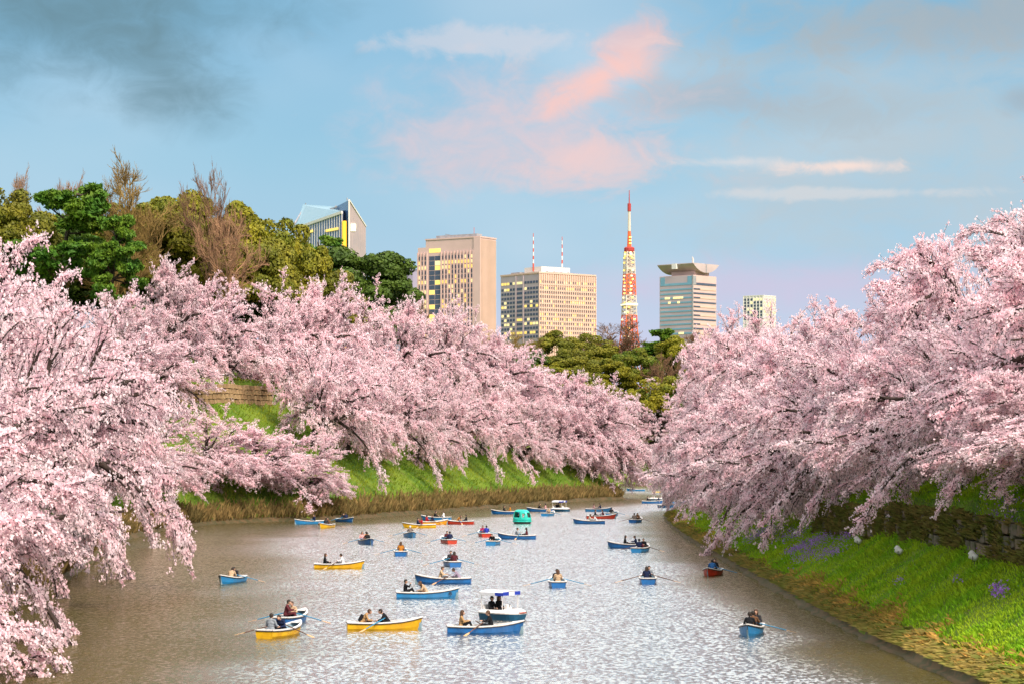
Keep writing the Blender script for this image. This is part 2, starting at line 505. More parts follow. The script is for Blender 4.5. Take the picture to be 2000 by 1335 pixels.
EDGE_M = mat('edge_stone', (0.11, 0.07, 0.035), 0.9, (0.05, 0.05, 0.02), scale=1.4, detail=6, bump=0.6, bscale=5)
for nm, line, side, lab in (('bank_edge', LEFT, 1, 'low mossy stone edging along the foot of the bank with the tall hill'),
                            ('bank_edge', RIGHT, 1, 'low stone edging along the foot of the bank with the white lamps'),
                            ('bank_edge', FAR, 1, 'low stone edging at the far end of the moat')):
    ln = resample(line, 1.5)
    ln = ln + np.stack([vnoise(ln[:, 0], ln[:, 1], 3, 5) - .5, vnoise(ln[:, 0], ln[:, 1], 3, 6) - .5], -1) * .7
    rings = [(-0.25, -1.0), (-0.12, 0.10), (0.16, 0.14), (0.22, 0.30), (0.7, 0.62), (1.6, 0.2)]
    vs = np.stack([np.column_stack([offset_line(ln, d, side), np.full(len(ln), z)]) for d, z in rings], 1)
    k = len(rings); nseg = len(ln)
    i = (np.arange(nseg - 1)[:, None] * k + np.arange(k - 1)[None]).ravel()
    o = link(nm, mesh_np(nm, vs, np.stack([i, i + 1, i + k + 1, i + k], -1), EDGE_M))
    tag(o, lab, 'kerb')
# ------------------------------------------------------------------ trees
def unit(a): return a / (np.linalg.norm(a, axis=-1, keepdims=True) + 1e-9)


def grow(start, d, length, nseg, droop, wig, rng, lift=0.0):
    """N branches grown step by step: droop pulls them down more and more towards the tip"""
    n = len(start); pts = [start]; ds = [d]
    step = (length / nseg)[:, None]
    for i in range(nseg):
        t = (i + 1) / nseg
        d = d + rng.normal(0, wig, (n, 3))
        d[:, 2] += (-droop * (0.35 + 1.3 * t) + lift * (1 - t)) / nseg * 3
        d = unit(d)
        pts.append(pts[-1] + d * step); ds.append(d)
    return np.stack(pts, 1), np.stack(ds, 1)


def children(pts, ds, k, t0, t1, ang, flat, rng):
    """k starting points and directions on each path, fanned out sideways"""
    n, s, _ = pts.shape
    t = rng.uniform(t0, t1, (n, k)); u = t * (s - 1); i = np.minimum(u.astype(int), s - 2); f = (u - i)[..., None]
    r = np.arange(n)[:, None]
    p = pts[r, i] * (1 - f) + pts[r, i + 1] * f
    d = unit(ds[r, i] * (1 - f) + ds[r, i + 1] * f)
    side = unit(np.cross(d, np.array([0, 0, 1.0])) + rng.normal(0, .05, d.shape))
    up = np.cross(side, d)
    a = np.abs(rng.normal(ang, .22, (n, k)))[..., None]
    sg = np.where(rng.rand(n, k) < .5, -1, 1)[..., None]
    ph = rng.normal(0, flat, (n, k))[..., None]
    nd = d * np.cos(a) + (side * sg * np.cos(ph) + up * np.sin(ph)) * np.sin(a)
    return p.reshape(-1, 3), unit(nd).reshape(-1, 3), t.reshape(-1)


def tubes(pts, r0, r1, sides):
    """tapered tubes along N paths -> verts, quads"""
    n, s, _ = pts.shape
    d = unit(np.gradient(pts, axis=1))
    ref = np.where(np.abs(d[..., 2:3]) > .9, np.array([1.0, 0, 0]), np.array([0, 0, 1.0]))
    u = unit(np.cross(d, ref)); v = np.cross(u, d)
    tt = np.linspace(0, 1, s)[None, :]
    rad = (r0[:, None] * (1 - tt) + r1[:, None] * tt)[..., None]
    ring = [pts + (u * math.cos(a) + v * math.sin(a)) * rad for a in [2 * math.pi * k / sides for k in range(sides)]]
    vs = np.stack(ring, 2)
    b = (np.arange(n)[:, None, None] * s * sides + np.arange(s - 1)[None, :, None] * sides)
    k = np.arange(sides)[None, None]; k2 = (k + 1) % sides
    f = np.stack([b + k, b + k2, b + sides + k2, b + sides + k], -1).reshape(-1, 4)
    return vs.reshape(-1, 3), f


def join(parts):
    V, Q, o = [], [], 0
    for v, f in parts:
        V.append(v); Q.append(f + o); o += len(v)
    return np.vstack(V), np.vstack(Q)


def leaves(p, size, rng, normal=None, aspect=1.0, spread=.75):
    """one small quad at every point, freely turned or roughly facing along normal"""
    n = len(p)
    a = unit(rng.normal(0, 1, (n, 3)))
    if normal is not None: a = unit(normal + a * spread)
    u = unit(np.cross(a, rng.normal(0, 1, (n, 3)))); v = np.cross(a, u)
    s = (size * rng.uniform(.5, 1.55, n))[:, None] * .5
    u = u * s * aspect; v = v * s
    k = rng.uniform(.5, 1.0, (n, 1))
    vs = np.stack([p - u * k, p - v, p + u, p + v * k], 1).reshape(-1, 3)
    return vs, np.arange(n * 4).reshape(n, 4)


BARK = mat('cherry_bark', (0.030, 0.020, 0.018), 0.9, (0.07, 0.05, 0.042), scale=3, bump=.5, bscale=14)
BLOSSOM = mat('cherry_blossom', (0.96, 0.83, 0.875), 0.8, (0.935, 0.655, 0.72), scale=.8, detail=5, lo=.3, hi=.68, spec=.1, island=.12, translucent=.42, objvar=.06)


def cherry_data(seed, reach=1.0, density=1.0, up=1.0, high=False):
    """cherry tree rooted at the origin on a bank that falls towards +x; limbs sweep out and down over the water"""
    rng = np.random.RandomState(seed)
    lean = rng.uniform(.25, .5)
    tp, td = grow(np.array([[0, 0, -0.8]]), unit(np.array([[lean, rng.uniform(-.2, .2), 1.0]])), np.array([3.6]), 6, 0.0, .06, rng)
    parts = [tubes(tp, np.array([.46]), np.array([.33]), 8)]
    # main limbs: low ones reach out and down, middle ones arch over them, a few rise
    n_out, n_mid, n_up, n_back = 8, 7, 6, 3
    az = np.concatenate([np.linspace(-1.2, 1.2, n_out), np.linspace(-1.5, 1.5, n_mid), rng.uniform(-2.2, 2.2, n_up), rng.uniform(2.0, 4.3, n_back)]) + rng.normal(0, .12, n_out + n_mid + n_up + n_back)
    pit = np.concatenate([rng.uniform(.02, .38, n_out), rng.uniform(.32, .62, n_mid), rng.uniform(.75, 1.2, n_up), rng.uniform(.4, .8, n_back)])
    if high: pit[:n_out] = rng.uniform(.34, .66, n_out)       # boughs arch clear of the bank
    ln = np.concatenate([rng.uniform(8.5, 11.5, n_out) * reach * (1 - .2 * np.abs(np.linspace(-1, 1, n_out))), rng.uniform(6.5, 9.5, n_mid) * reach, rng.uniform(6.0, 8.0, n_up) * up, rng.uniform(4.5, 7, n_back)])
    dr = np.concatenate([rng.uniform(.16, .30, n_out), rng.uniform(.26, .40, n_mid), rng.uniform(.10, .22, n_up), rng.uniform(.2, .3, n_back)])
    N = len(az)
    st = tp[0, 3] + (tp[0, 6] - tp[0, 3]) * np.concatenate([rng.uniform(.0, .5, n_out), rng.uniform(.4, 1, N - n_out)])[:, None]
    d = np.stack([np.cos(az) * np.cos(pit), np.sin(az) * np.cos(pit), np.sin(pit)], -1)
    lp, ld = grow(st, d, ln, 14, dr, .085, rng)
    parts.append(tubes(lp, np.linspace(.27, .20, N), np.full(N, .04), 6))
    # flat sprays of secondary boughs and twigs that follow the limb
    p, d, t = children(lp, ld, 11, .16, .98, .62, .36, rng)
    sl = (4.2 - 2.2 * t) * rng.uniform(.65, 1.15, len(t))
    sp, sd = grow(p, d, sl, 6, np.full(len(t), .14), .10, rng)
    parts.append(tubes(sp, .075 - .035 * t, np.full(len(t), .016), 4))
    p2, d2, t2 = children(sp, sd, 9, .10, 1.0, .55, .5, rng)
    tl = rng.uniform(.6, 1.6, len(t2)) * (1.15 - .4 * t2)
    qp, qd = grow(p2, d2, tl, 3, np.full(len(t2), .10), .11, rng)
    parts.append(tubes(qp, np.full(len(t2), .020), np.full(len(t2), .008), 3))
    wood = join(parts)
    # blossom balls strung along the twigs
    def along(pts, k, jit, t0=0.0):
        n, s, _ = pts.shape
        u = rng.uniform(t0, 1, (n, k)) * (s - 1); i = np.minimum(u.astype(int), s - 2); f = (u - i)[..., None]; r = np.arange(n)[:, None]
        return (pts[r, i] * (1 - f) + pts[r, i + 1] * f).reshape(-1, 3) + rng.normal(0, jit, (n * k, 3)) * np.array([1, 1, .65]) + np.array([0, 0, .03])
    c = np.vstack([along(qp, int(11 * density), .06), along(sp, int(14 * density), .08, .35), along(lp, int(60 * density), .18, .78)])
    pp = np.vstack([c + rng.normal(0, .055, c.shape) for _ in range(3)])
    bl = leaves(pp, .125, rng, np.tile(np.array([[.15, 0, .55]]), (len(pp), 1)), 1.0, .8)
    return wood, bl


TREE_LIB = {}


def lib(key, fn):
    if key not in TREE_LIB: TREE_LIB[key] = fn()
    return TREE_LIB[key]


def place_tree(name, key, fn, loc, rz, sc, label, group, cat='tree', tilt=(0, 0), wood_m=None, crown_m=None):
    wood, crown = lib(key, fn)
    r = empty(name, loc, 0, label, cat, group)
    r.rotation_euler = (tilt[0], tilt[1], rz); r.scale = sc if isinstance(sc, tuple) else (sc, sc, sc)
    for part, me, m in (('trunk', wood, wood_m), ('crown', crown, crown_m)):
        if me is None: continue
        o = link(part, me, r)
        if m is not None: o.material_slots[0].link = 'OBJECT'; o.material_slots[0].material = m
    return r


def cherry(variant):
    def fn():
        reach, dens, up = [(1.0, 1.0, 1.0), (1.15, 1.0, .9), (.9, 1.05, 1.2), (1.2, .95, 1.0), (1.0, .95, 1.1), (1.2, .9, 1.0)][variant]
        w, b = cherry_data(100 + variant, reach, dens, up, variant == 5)
        return mesh_np('cherry_wood', *w, BARK, smooth=True), mesh_np('cherry_crown', *b, BLOSSOM)
    return fn


def broadleaf_data(seed, n_lobes=80, per=420, dome=1.0, leaf=.42):
    """evergreen about 20 m tall and 16 m wide; the crown is many leafy lobes of different sizes"""
    rng = np.random.RandomState(seed)
    tp, td = grow(np.array([[0, 0, -1.0]]), np.array([[0.05, 0, 1.0]]), np.array([13.0]), 8, 0.0, .05, rng)
    parts = [tubes(tp, np.array([.55]), np.array([.2]), 8)]
    p, d, t = children(tp, td, 12, .3, .95, .9, 1.4, rng)
    lp, ld = grow(p, d, rng.uniform(4, 7, len(t)), 5, np.full(len(t), -.15), .1, rng)
    parts.append(tubes(lp, np.full(len(t), .2), np.full(len(t), .05), 5))
    c = unit(rng.normal(0, 1, (n_lobes, 3))); c[:, 2] = np.abs(c[:, 2]) * 1.15 - .35; c = unit(c)
    rr = rng.uniform(.62, 1.0, (n_lobes, 1))
    ctr = c * rr * np.array([7.2, 7.2, 7.6 * dome]) + np.array([0, 0, 11.5])
    rad = rng.uniform(1.0, 2.1, n_lobes) * (1.25 - .35 * rr[:, 0])
    q = unit(rng.normal(0, 1, (n_lobes, per, 3)) + c[:, None] * .55 + np.array([0, 0, .35]))
    shell = rng.uniform(.72, 1.08, (n_lobes, per, 1))
    pts = ctr[:, None] + q * shell * rad[:, None, None] * np.array([1.1, 1.1, .8])
    return join(parts), leaves(pts.reshape(-1, 3), leaf, rng, q.reshape(-1, 3), 1.0)


def pine_data(seed):
    """dark pine: flat needle plates on spreading boughs, 20 m tall"""
    rng = np.random.RandomState(seed)
    tp, td = grow(np.array([[0, 0, -1.0]]), np.array([[0.1, 0, 1.0]]), np.array([20.0]), 10, 0.0, .06, rng)
    parts = [tubes(tp, np.array([.5]), np.array([.12]), 8)]
    p, d, t = children(tp, td, 26, .25, .98, 1.25, 2.0, rng)
    L = (8.0 - 5.0 * t) * rng.uniform(.7, 1.1, len(t))
    lp, ld = grow(p, d, L, 6, np.full(len(t), -.05), .1, rng)
    parts.append(tubes(lp, np.full(len(t), .16), np.full(len(t), .04), 5))
    p2, d2, t2 = children(lp, ld, 9, .35, 1.0, .7, .3, rng)
    qp, qd = grow(p2, d2, rng.uniform(.8, 1.8, len(t2)), 3, np.full(len(t2), -.2), .1, rng)
    parts.append(tubes(qp, np.full(len(t2), .05), np.full(len(t2), .02), 3))
    n = len(t2); k = 130
    q = unit(rng.normal(0, 1, (n, k, 3)) + np.array([0, 0, .5]))
    pts = qp[:, -1][:, None] + q * rng.uniform(.4, 1.0, (n, k, 1)) * np.array([1.1, 1.1, .5])
    return join(parts), leaves(pts.reshape(-1, 3), .30, rng, None, 2.2)


def bare_data(seed, spread=.5, fine=8, twig=.030):
    """leafless tree about 28 m tall: a long trunk that opens into a wide fan of fine twigs"""
    rng = np.random.RandomState(seed)
    tp, td = grow(np.array([[0, 0, -1.0]]), np.array([[0.0, 0, 1.0]]), np.array([15.0]), 7, 0.0, .04, rng)
    parts = [tubes(tp, np.array([.45]), np.array([.24]), 8)]
    n = 13; az = np.linspace(0, 2 * math.pi, n, endpoint=False) + rng.normal(0, .2, n); pit = rng.uniform(math.pi / 2 - spread, math.pi / 2 - .12, n)
    st = tp[0, -1] + (tp[0, 3] - tp[0, -1]) * rng.uniform(0, 1, (n, 1)) ** 1.3
    d = np.stack([np.cos(az) * np.cos(pit), np.sin(az) * np.cos(pit), np.sin(pit)], -1)
    lp, ld = grow(st, d, rng.uniform(8, 12, n), 9, np.full(n, -.03), .10, rng)
    parts.append(tubes(lp, np.full(n, .17), np.full(n, .045), 5))
    p, d, t = children(lp, ld, 11, .15, 1.0, .60, 2.0, rng)
    sp, sd = grow(p, d, (4.6 - 2.4 * t) * rng.uniform(.7, 1.1, len(t)), 6, np.full(len(t), -.10), .10, rng)
    parts.append(tubes(sp, np.full(len(t), .07), np.full(len(t), .032), 4))
    p, d, t = children(sp, sd, fine, .15, 1.0, .6, 2.0, rng)
    qp, qd = grow(p, d, rng.uniform(1.0, 2.1, len(t)), 4, np.full(len(t), -.12), .08, rng)
    parts.append(tubes(qp, np.full(len(t), .038), np.full(len(t), twig), 3))
    p, d, t = children(qp, qd, 5, .2, 1.0, .55, 2.0, rng)
    rp, rd = grow(p, d, rng.uniform(.5, 1.0, len(t)), 2, np.full(len(t), -.15), .08, rng)
    parts.append(tubes(rp, np.full(len(t), twig * .95), np.full(len(t), twig * .6), 3))
    return join(parts)


TRUNK = mat('tree_bark', (0.085, 0.06, 0.04), .9, (0.04, 0.03, 0.02), scale=2, bump=.5, bscale=9)
LEAF = {
    'olive': mat('leaf_olive', (0.22, 0.20, 0.018), .6, (0.13, 0.14, 0.014), scale=.25, spec=.25, island=.3, translucent=.2, objvar=.12),
    'gold': mat('leaf_gold', (0.27, 0.24, 0.014), .6, (0.14, 0.16, 0.012), scale=.25, spec=.25, island=.3, translucent=.2, objvar=.1),
    'green': mat('leaf_green', (0.085, 0.14, 0.016), .6, (0.05, 0.095, 0.014), scale=.25, spec=.25, island=.3, translucent=.2, objvar=.12),
    'pine': mat('leaf_pine', (0.06, 0.16, 0.018), .6, (0.12, 0.20, 0.014), scale=.3, spec=.2, island=.3, translucent=.1, objvar=.1),
    'bright': mat('leaf_bright', (0.10, 0.16, 0.012), .6, (0.15, 0.16, 0.012), scale=.25, spec=.25, island=.3, translucent=.2),
}
TWIG = {
    'yellow': mat('twig_yellow', (0.30, 0.20, 0.06), .9, (0.22, 0.14, 0.05), scale=.4),
    'brown': mat('twig_brown', (0.27, 0.15, 0.085), .9, (0.16, 0.09, 0.055), scale=.4),
    'rose': mat('twig_rose', (0.40, 0.23, 0.13), .9, (0.28, 0.16, 0.09), scale=.4),
}


def broad(v, leafkey):
    def fn():
        w, l = broadleaf_data(200 + v, [80, 95, 70][v], 420, [1.0, .85, 1.1][v])
        return mesh_np('evergreen_wood', *w, TRUNK, smooth=True), mesh_np('evergreen_crown', *l, LEAF[leafkey])
    return fn


def pine(v):
    def fn():
        w, l = pine_data(300 + v)
        return mesh_np('pine_wood', *w, TRUNK, smooth=True), mesh_np('pine_crown', *l, LEAF['pine'])
    return fn


def bare(v, col):
    def fn():
        w = bare_data(400 + v, [.8, 1.0][v], [7, 4][v])
        return mesh_np('bare_wood', *w, TWIG[col]), None
    return fn
# ---- cherry trees: (x, y, variant, scale, heading of the water side in degrees, label)
def nearest(line, x, y):
    d = np.hypot(line[:, 0] - x, line[:, 1] - y); return line[int(np.argmin(d))]


ORD = ['', 'first', 'second', 'third', 'fourth', 'fifth', 'sixth', 'seventh', 'eighth', 'ninth', 'tenth', 'eleventh', 'twelfth', 'thirteenth', 'fourteenth',
       'fifteenth', 'sixteenth', 'seventeenth', 'eighteenth', 'nineteenth', 'twentieth', 'twenty-first', 'twenty-second', 'twenty-third']


def put_cherry(x, y, v, top_py, ws, line, label, group):
    q = nearest(line, x, y); heading = math.atan2(q[1] - y, q[0] - x) + random.uniform(-.25, .25)
    z0 = hz(x, y)
    fn = cherry(v); lib(('cherry', v), fn)
    sz = (CAMZ + (HY - top_py) * y / F - z0) / CH_TOP[v]
    sz = max(.55, min(2.1, sz))
    return place_tree('cherry_tree', ('cherry', v), fn, (x, y, z0), heading, (ws, ws, sz), label, group)


# rows of cherries: (x, y, row of the treetop in the photograph, sideways scale)
ROWS = [
    ('near', LEFT, 'big blossoming cherry on the near hill bank, %s counted away from the camera', [
        (-27, 101, 770, 1.0), (-31, 118, 700, 1.0), (-34, 142, 600, 1.0, 5), (-35, 162, 550, 1.25, 5), (-44, 172, 450, 1.3, 5), (-48, 190, 455, 1.3),
        (-47, 207, 475, 1.2, 5), (-45, 226, 540, 1.1, 5)]),
    ('upper', LEFT, 'cherry in the topmost row of the hill bank, %s counted from the bay', [
        (-56, 302, 620, 1.1), (-54, 318, 570, 1.0), (-50, 331, 516, 1.0), (-43, 336, 558, 1.0), (-37, 347, 550, 1.05), (-34, 359, 556, 1.0),
        (-30, 367, 545, 1.05), (-25, 377, 566, 1.05), (-20, 390, 585, 1.05), (-14, 410, 590, 1.1), (-10, 420, 620, 1.1), (-6, 428, 655, 1.1),
        (-2, 430, 688, 1.1), (2, 433, 710, 1.1), (7, 434, 730, 1.05), (11.5, 433, 745, 1.1), (15, 435, 750, 1.25)]),
    ('middle', LEFT, 'cherry halfway up the grassy hill bank, %s counted from the bay', [
        (-49, 314, 650, 1.0), (-28, 331, 670, .95, 5), (-24, 342, 690, .9), (-19.5, 355, 712, .9, 5), (-15, 368, 728, .85),
        (-11, 383, 745, .85, 5), (-5.5, 398, 765, .85), (1, 412, 780, .85), (8, 425, 792, .85)]),
    ('lower', LEFT, 'low cherry leaning from the foot of the hill bank, %s counted from the bay', [
        (-47, 262, 800, .9), (-46, 284, 780, 1.0), (-40, 303, 805, 1.0), (-34.5, 308, 835, 1.0), (-28, 313, 845, .85)]),
    ('far', FAR, 'distant cherry on the bank at the end of the moat, %s counted from the promontory', [
        (8, 574, 790, 1.2), (22, 578, 770, 1.3), (36, 580, 765, 1.3), (50, 582, 765, 1.3), (16, 592, 745, 1.3), (42, 594, 735, 1.3)]),
    ('lamp upper', RIGHT, 'cherry atop the bank with the lamps, %s counted away from the camera', [
        (29, 108, 660, .85), (30.5, 119, 450, .9), (32, 130, 402, .95), (33, 143, 392, .95), (32.5, 154, 425, .9), (31.5, 164, 480, .9), (31, 173, 530, .9),
        (30, 185, 575, .95), (30, 197, 605, .95), (30, 211, 618, 1.0), (30, 227, 622, 1.0), (30.5, 243, 622, 1.0), (31, 260, 624, 1.0), (31.5, 278, 618, 1.0),
        (31.5, 296, 622, 1.0), (32, 312, 630, 1.0), (32, 326, 640, 1.0), (31, 340, 658, .95), (28.5, 332, 700, .8)]),
    ('drape', RIGHT, 'low cherry rooted just above the retaining wall, %s counted away from the camera', [
        (27.5, 114, 700, .72), (27.5, 127, 640, .78), (27.5, 140, 640, .8), (27.5, 154, 650, .8), (27, 168, 660, .8), (26.5, 182, 690, .85)]),
    ('lamp lower', RIGHT, 'cherry sweeping low over the bank beyond the retaining wall, %s counted away from the camera', [
        (25.5, 196, 745, .9), (25.5, 215, 755, .9), (26, 240, 760, .9), (26.5, 262, 760, .9), (27, 285, 760, .85), (27.5, 305, 765, .8)]),
]
CH_TOP = {}
for v in range(6):
    w_, c_ = lib(('cherry', v), cherry(v))
    co = np.empty(len(c_.vertices) * 3, np.float32); c_.vertices.foreach_get('co', co)
    CH_TOP[v] = float(np.percentile(co[2::3], 99.7))
k = 0
for nm, line, lab, spots in ROWS:
    for i, (x, y, top, ws, *force) in enumerate(spots):
        put_cherry(x, y, force[0] if force else k % 5, top, ws, line, lab % ORD[i + 1], 'cherry trees in bloom along the moat')
        k += 2 if i % 3 else 1

# ---- the wooded hill and the far park: (px, top row, depth, width px, kind, label)
WOOD = [
    (20, 372, 345, 190, 'broad', 0, 'olive', 'olive evergreen at the edge of the picture, behind the near cherries'),
    (105, 362, 334, 200, 'pine', 0, '', 'dark green pine standing above the near cherries'),
    (196, 425, 328, 150, 'pine', 1, '', 'lower dark pine reaching down from the hill towards the cherries'),
    (255, 312, 352, 200, 'bare', 0, 'yellow', 'tall leafless tree with a broad fan of yellowish twigs, highest on the hill'),
    (340, 378, 376, 180, 'broad', 1, 'gold', 'golden green evergreen behind the yellow-twigged bare tree'),
    (412, 325, 356, 140, 'bare', 1, 'brown', 'slim leafless brown tree rising above the golden evergreens'),
    (445, 405, 350, 150, 'bare', 1, 'rose', 'wide leafless tree with reddish tan twigs in front of the golden evergreens'),
    (470, 396, 380, 190, 'broad', 2, 'gold', 'largest golden green evergreen on the hill, beside the reddish tan bare tree'),
    (560, 430, 386, 160, 'broad', 0, 'gold', 'golden green evergreen just in front of the glass tower'),
    (505, 470, 368, 170, 'broad', 1, 'olive', 'olive evergreen below the largest golden one'),
    (640, 468, 430, 130, 'pine', 0, '', 'small dark pine at the foot of the glass tower'),
    (690, 490, 425, 240, 'broad', 1, 'green', 'wide dark green dome of an evergreen under the glass tower'),
    (748, 556, 434, 130, 'broad', 0, 'green', 'dark green evergreen sloping down towards the beige tower'),
    (805, 590, 440, 100, 'bare', 1, 'brown', 'small brown leafless tree before the foot of the beige tower'),
    (230, 470, 338, 190, 'bare', 1, 'yellow', 'low bushy tree with yellow brown twigs below the tallest bare tree'),
    (34, 332, 354, 80, 'bare', 0, 'rose', 'small leafless tree with reddish twigs near the picture edge'),
    (130, 345, 360, 110, 'bare', 0, 'rose', 'faint reddish leafless tree between the pine and the tallest bare tree'),
    (290, 400, 366, 200, 'broad', 2, 'olive', 'olive evergreen filling the hill behind the low yellow-twigged tree'),
    (610, 505, 390, 190, 'broad', 2, 'olive', 'olive evergreen between the golden trees and the dark dome'),
    (400, 430, 370, 180, 'broad', 0, 'olive', 'olive evergreen behind the slim brown bare tree'),
    (90, 420, 354, 210, 'broad', 1, 'green', 'dark evergreen under the big pine'),
    (190, 395, 372, 190, 'broad', 0, 'olive', 'olive evergreen between the two pines'),
    (550, 560, 376, 150, 'broad', 0, 'green', 'dark shrubby evergreen half hidden behind the topmost cherries'),
    (680, 590, 400, 150, 'broad', 2, 'green', 'dark evergreen filling the gaps behind the topmost cherries'),
    (730, 600, 412, 140, 'broad', 1, 'green', 'dark evergreen behind the cherries under the beige tower'),
    (60, 500, 372, 240, 'broad', 1, 'green', 'low dark evergreen far down behind the big pine'),
    (200, 500, 376, 240, 'broad', 2, 'green', 'low dark evergreen below the yellow-twigged trees'),
    (330, 490, 384, 240, 'broad', 1, 'green', 'low dark evergreen below the golden evergreens'),
    (450, 510, 388, 240, 'broad', 0, 'green', 'low dark evergreen under the reddish tan bare tree'),
    (1080, 646, 625, 120, 'broad', 2, 'olive', 'tall olive evergreen in the far park before the cream block'),
    (1152, 652, 645, 110, 'broad', 0, 'olive', 'olive evergreen at the corner of the cream block'),
    (1045, 682, 604, 110, 'broad', 2, 'green', 'rounded green evergreen in front of the tall olive one'),
    (1120, 684, 602, 120, 'broad', 0, 'olive', 'rounded olive evergreen in the middle of the far park'),
    (1216, 626, 660, 150, 'bare', 0, 'brown', 'spreading leafless tree before the lattice tower'),
    (1272, 645, 650, 110, 'pine', 1, '', 'dark blue green pine beside the lattice tower'),
    (1322, 656, 640, 110, 'broad', 2, 'gold', 'golden evergreen below the tower with the curved roof'),
    (1238, 680, 604, 105, 'broad', 0, 'bright', 'bright green round tree below the lattice tower'),
    (1292, 690, 598, 100, 'bare', 1, 'brown', 'light brown leafless tree beside the bright green one'),
    (1000, 648, 620, 120, 'bare', 1, 'yellow', 'leafless yellowish tree at the foot of the cream block'),
    (1185, 662, 648, 100, 'bare', 1, 'brown', 'brown leafless tree between the cream block and the lattice tower'),
    (1345, 648, 652, 110, 'bare', 0, 'brown', 'brown leafless tree at the edge of the lamp bank cherries'),
    (1310, 765, 588, 90, 'broad', 2, 'green', 'low dark evergreen shrub where the two banks meet'),
    (930, 650, 640, 130, 'bare', 0, 'yellow', 'leafless tree below the beige tower'),
    (1190, 700, 596, 110, 'broad', 2, 'gold', 'rounded golden evergreen below the spreading leafless tree'),
    (1085, 706, 594, 110, 'broad', 2, 'gold', 'golden evergreen above the promontory cherries'),
    (1155, 728, 588, 110, 'broad', 0, 'olive', 'low olive evergreen just above the promontory cherries'),
    (1030, 720, 590, 110, 'broad', 0, 'olive', 'low olive evergreen behind the topmost promontory cherries'),
    (1280, 735, 588, 110, 'broad', 0, 'gold', 'low golden evergreen between the two cherry banks'),
    (1360, 720, 600, 120, 'broad', 0, 'olive', 'olive tree half hidden by the lamp bank cherries'),
]


def extent(meshes):
    """usual top and width of a tree from its meshes"""
    co = np.concatenate([(lambda a, m: (m.vertices.foreach_get('co', a), a)[1])(np.empty(len(m.vertices) * 3, np.float32), m).reshape(-1, 3) for m in meshes if m])
    r = np.hypot(co[:, 0], co[:, 1])
    return float(np.percentile(co[:, 2], 99.8)), 2 * float(np.percentile(r, 97))


for px, py, y, w, kind, v, col, label in WOOD:
    top = P(px, py, y); z0 = hz(top.x, y)
    fn = {'broad': lambda: broad(v, col)(), 'pine': lambda: pine(v)(), 'bare': lambda: bare(v, col)()}[kind]
    hh, ww = extent(lib((kind, v), fn))
    sz = (top.z - z0) / (hh - (5.0 if label.startswith('low ') and kind == 'broad' else 0)); sx = w / F * y / ww * (1.0 if kind == 'bare' else 1.1)
    nm = {'broad': 'evergreen_tree', 'pine': 'pine_tree', 'bare': 'bare_tree'}[kind]
    place_tree(nm, (kind, v), fn, (top.x, y, z0 - (5.0 * sz if label.startswith('low ') and kind == 'broad' else 0)), random.uniform(0, 6.28), (sx, sx, sz), label or 'tree at %d' % px,
               'trees on the hill' if px < 900 else 'trees of the far park',
               wood_m=TWIG[col] if kind == 'bare' else None, crown_m=LEAF[col] if kind == 'broad' else None)
# ------------------------------------------------------------------ the skyline
GROUND_Z = 16.0
GLASS = mat('dark_glass', (0.05, 0.07, 0.12), .25, (0.09, 0.10, 0.14), scale=.05, spec=.6)
GLASS_TEAL = mat('teal_glass', (0.16, 0.33, 0.44), .2, (0.20, 0.38, 0.47), scale=.05, spec=.6)
LIT = mat('lit_window', (0.8, 0.6, 0.2), .5, emit=(1.0, 0.66, 0.14), estr=.7, scale=.2)
LIT2 = mat('lit_window_pale', (0.8, 0.7, 0.4), .5, emit=(1.0, 0.78, 0.34), estr=.62, scale=.2)
BEIGE = mat('beige_stone', (0.60, 0.42, 0.395), .85, (0.545, 0.385, 0.36), scale=.06, detail=6)
BEIGE2 = mat('cream_panel', (0.66, 0.46, 0.38), .85, (0.60, 0.42, 0.345), scale=.06, detail=6)
GREYPANEL = mat('grey_panel', (0.46, 0.38, 0.41), .85, (0.41, 0.34, 0.37), scale=.06, detail=6)  # on the side faces this grey stands in for their shade
WHITEP = mat('white_panel', (0.70, 0.66, 0.63), .8, (0.64, 0.60, 0.57), scale=.08, detail=5)
STEEL = mat('roof_steel', (0.35, 0.34, 0.36), .6, (0.25, 0.25, 0.27), scale=.3)
MAST_R = mat('mast_red', (0.62, 0.10, 0.06), .6, (0.5, 0.08, 0.05), scale=.5)
MAST_W = mat('mast_white', (0.78, 0.74, 0.72), .6, (0.68, 0.64, 0.62), scale=.5)
ROOFC = mat('roof_shell', (0.50, 0.40, 0.40), .6, (0.44, 0.35, 0.36), scale=.1)


def zrow(py, y): return CAMZ + (HY - py) * y / F


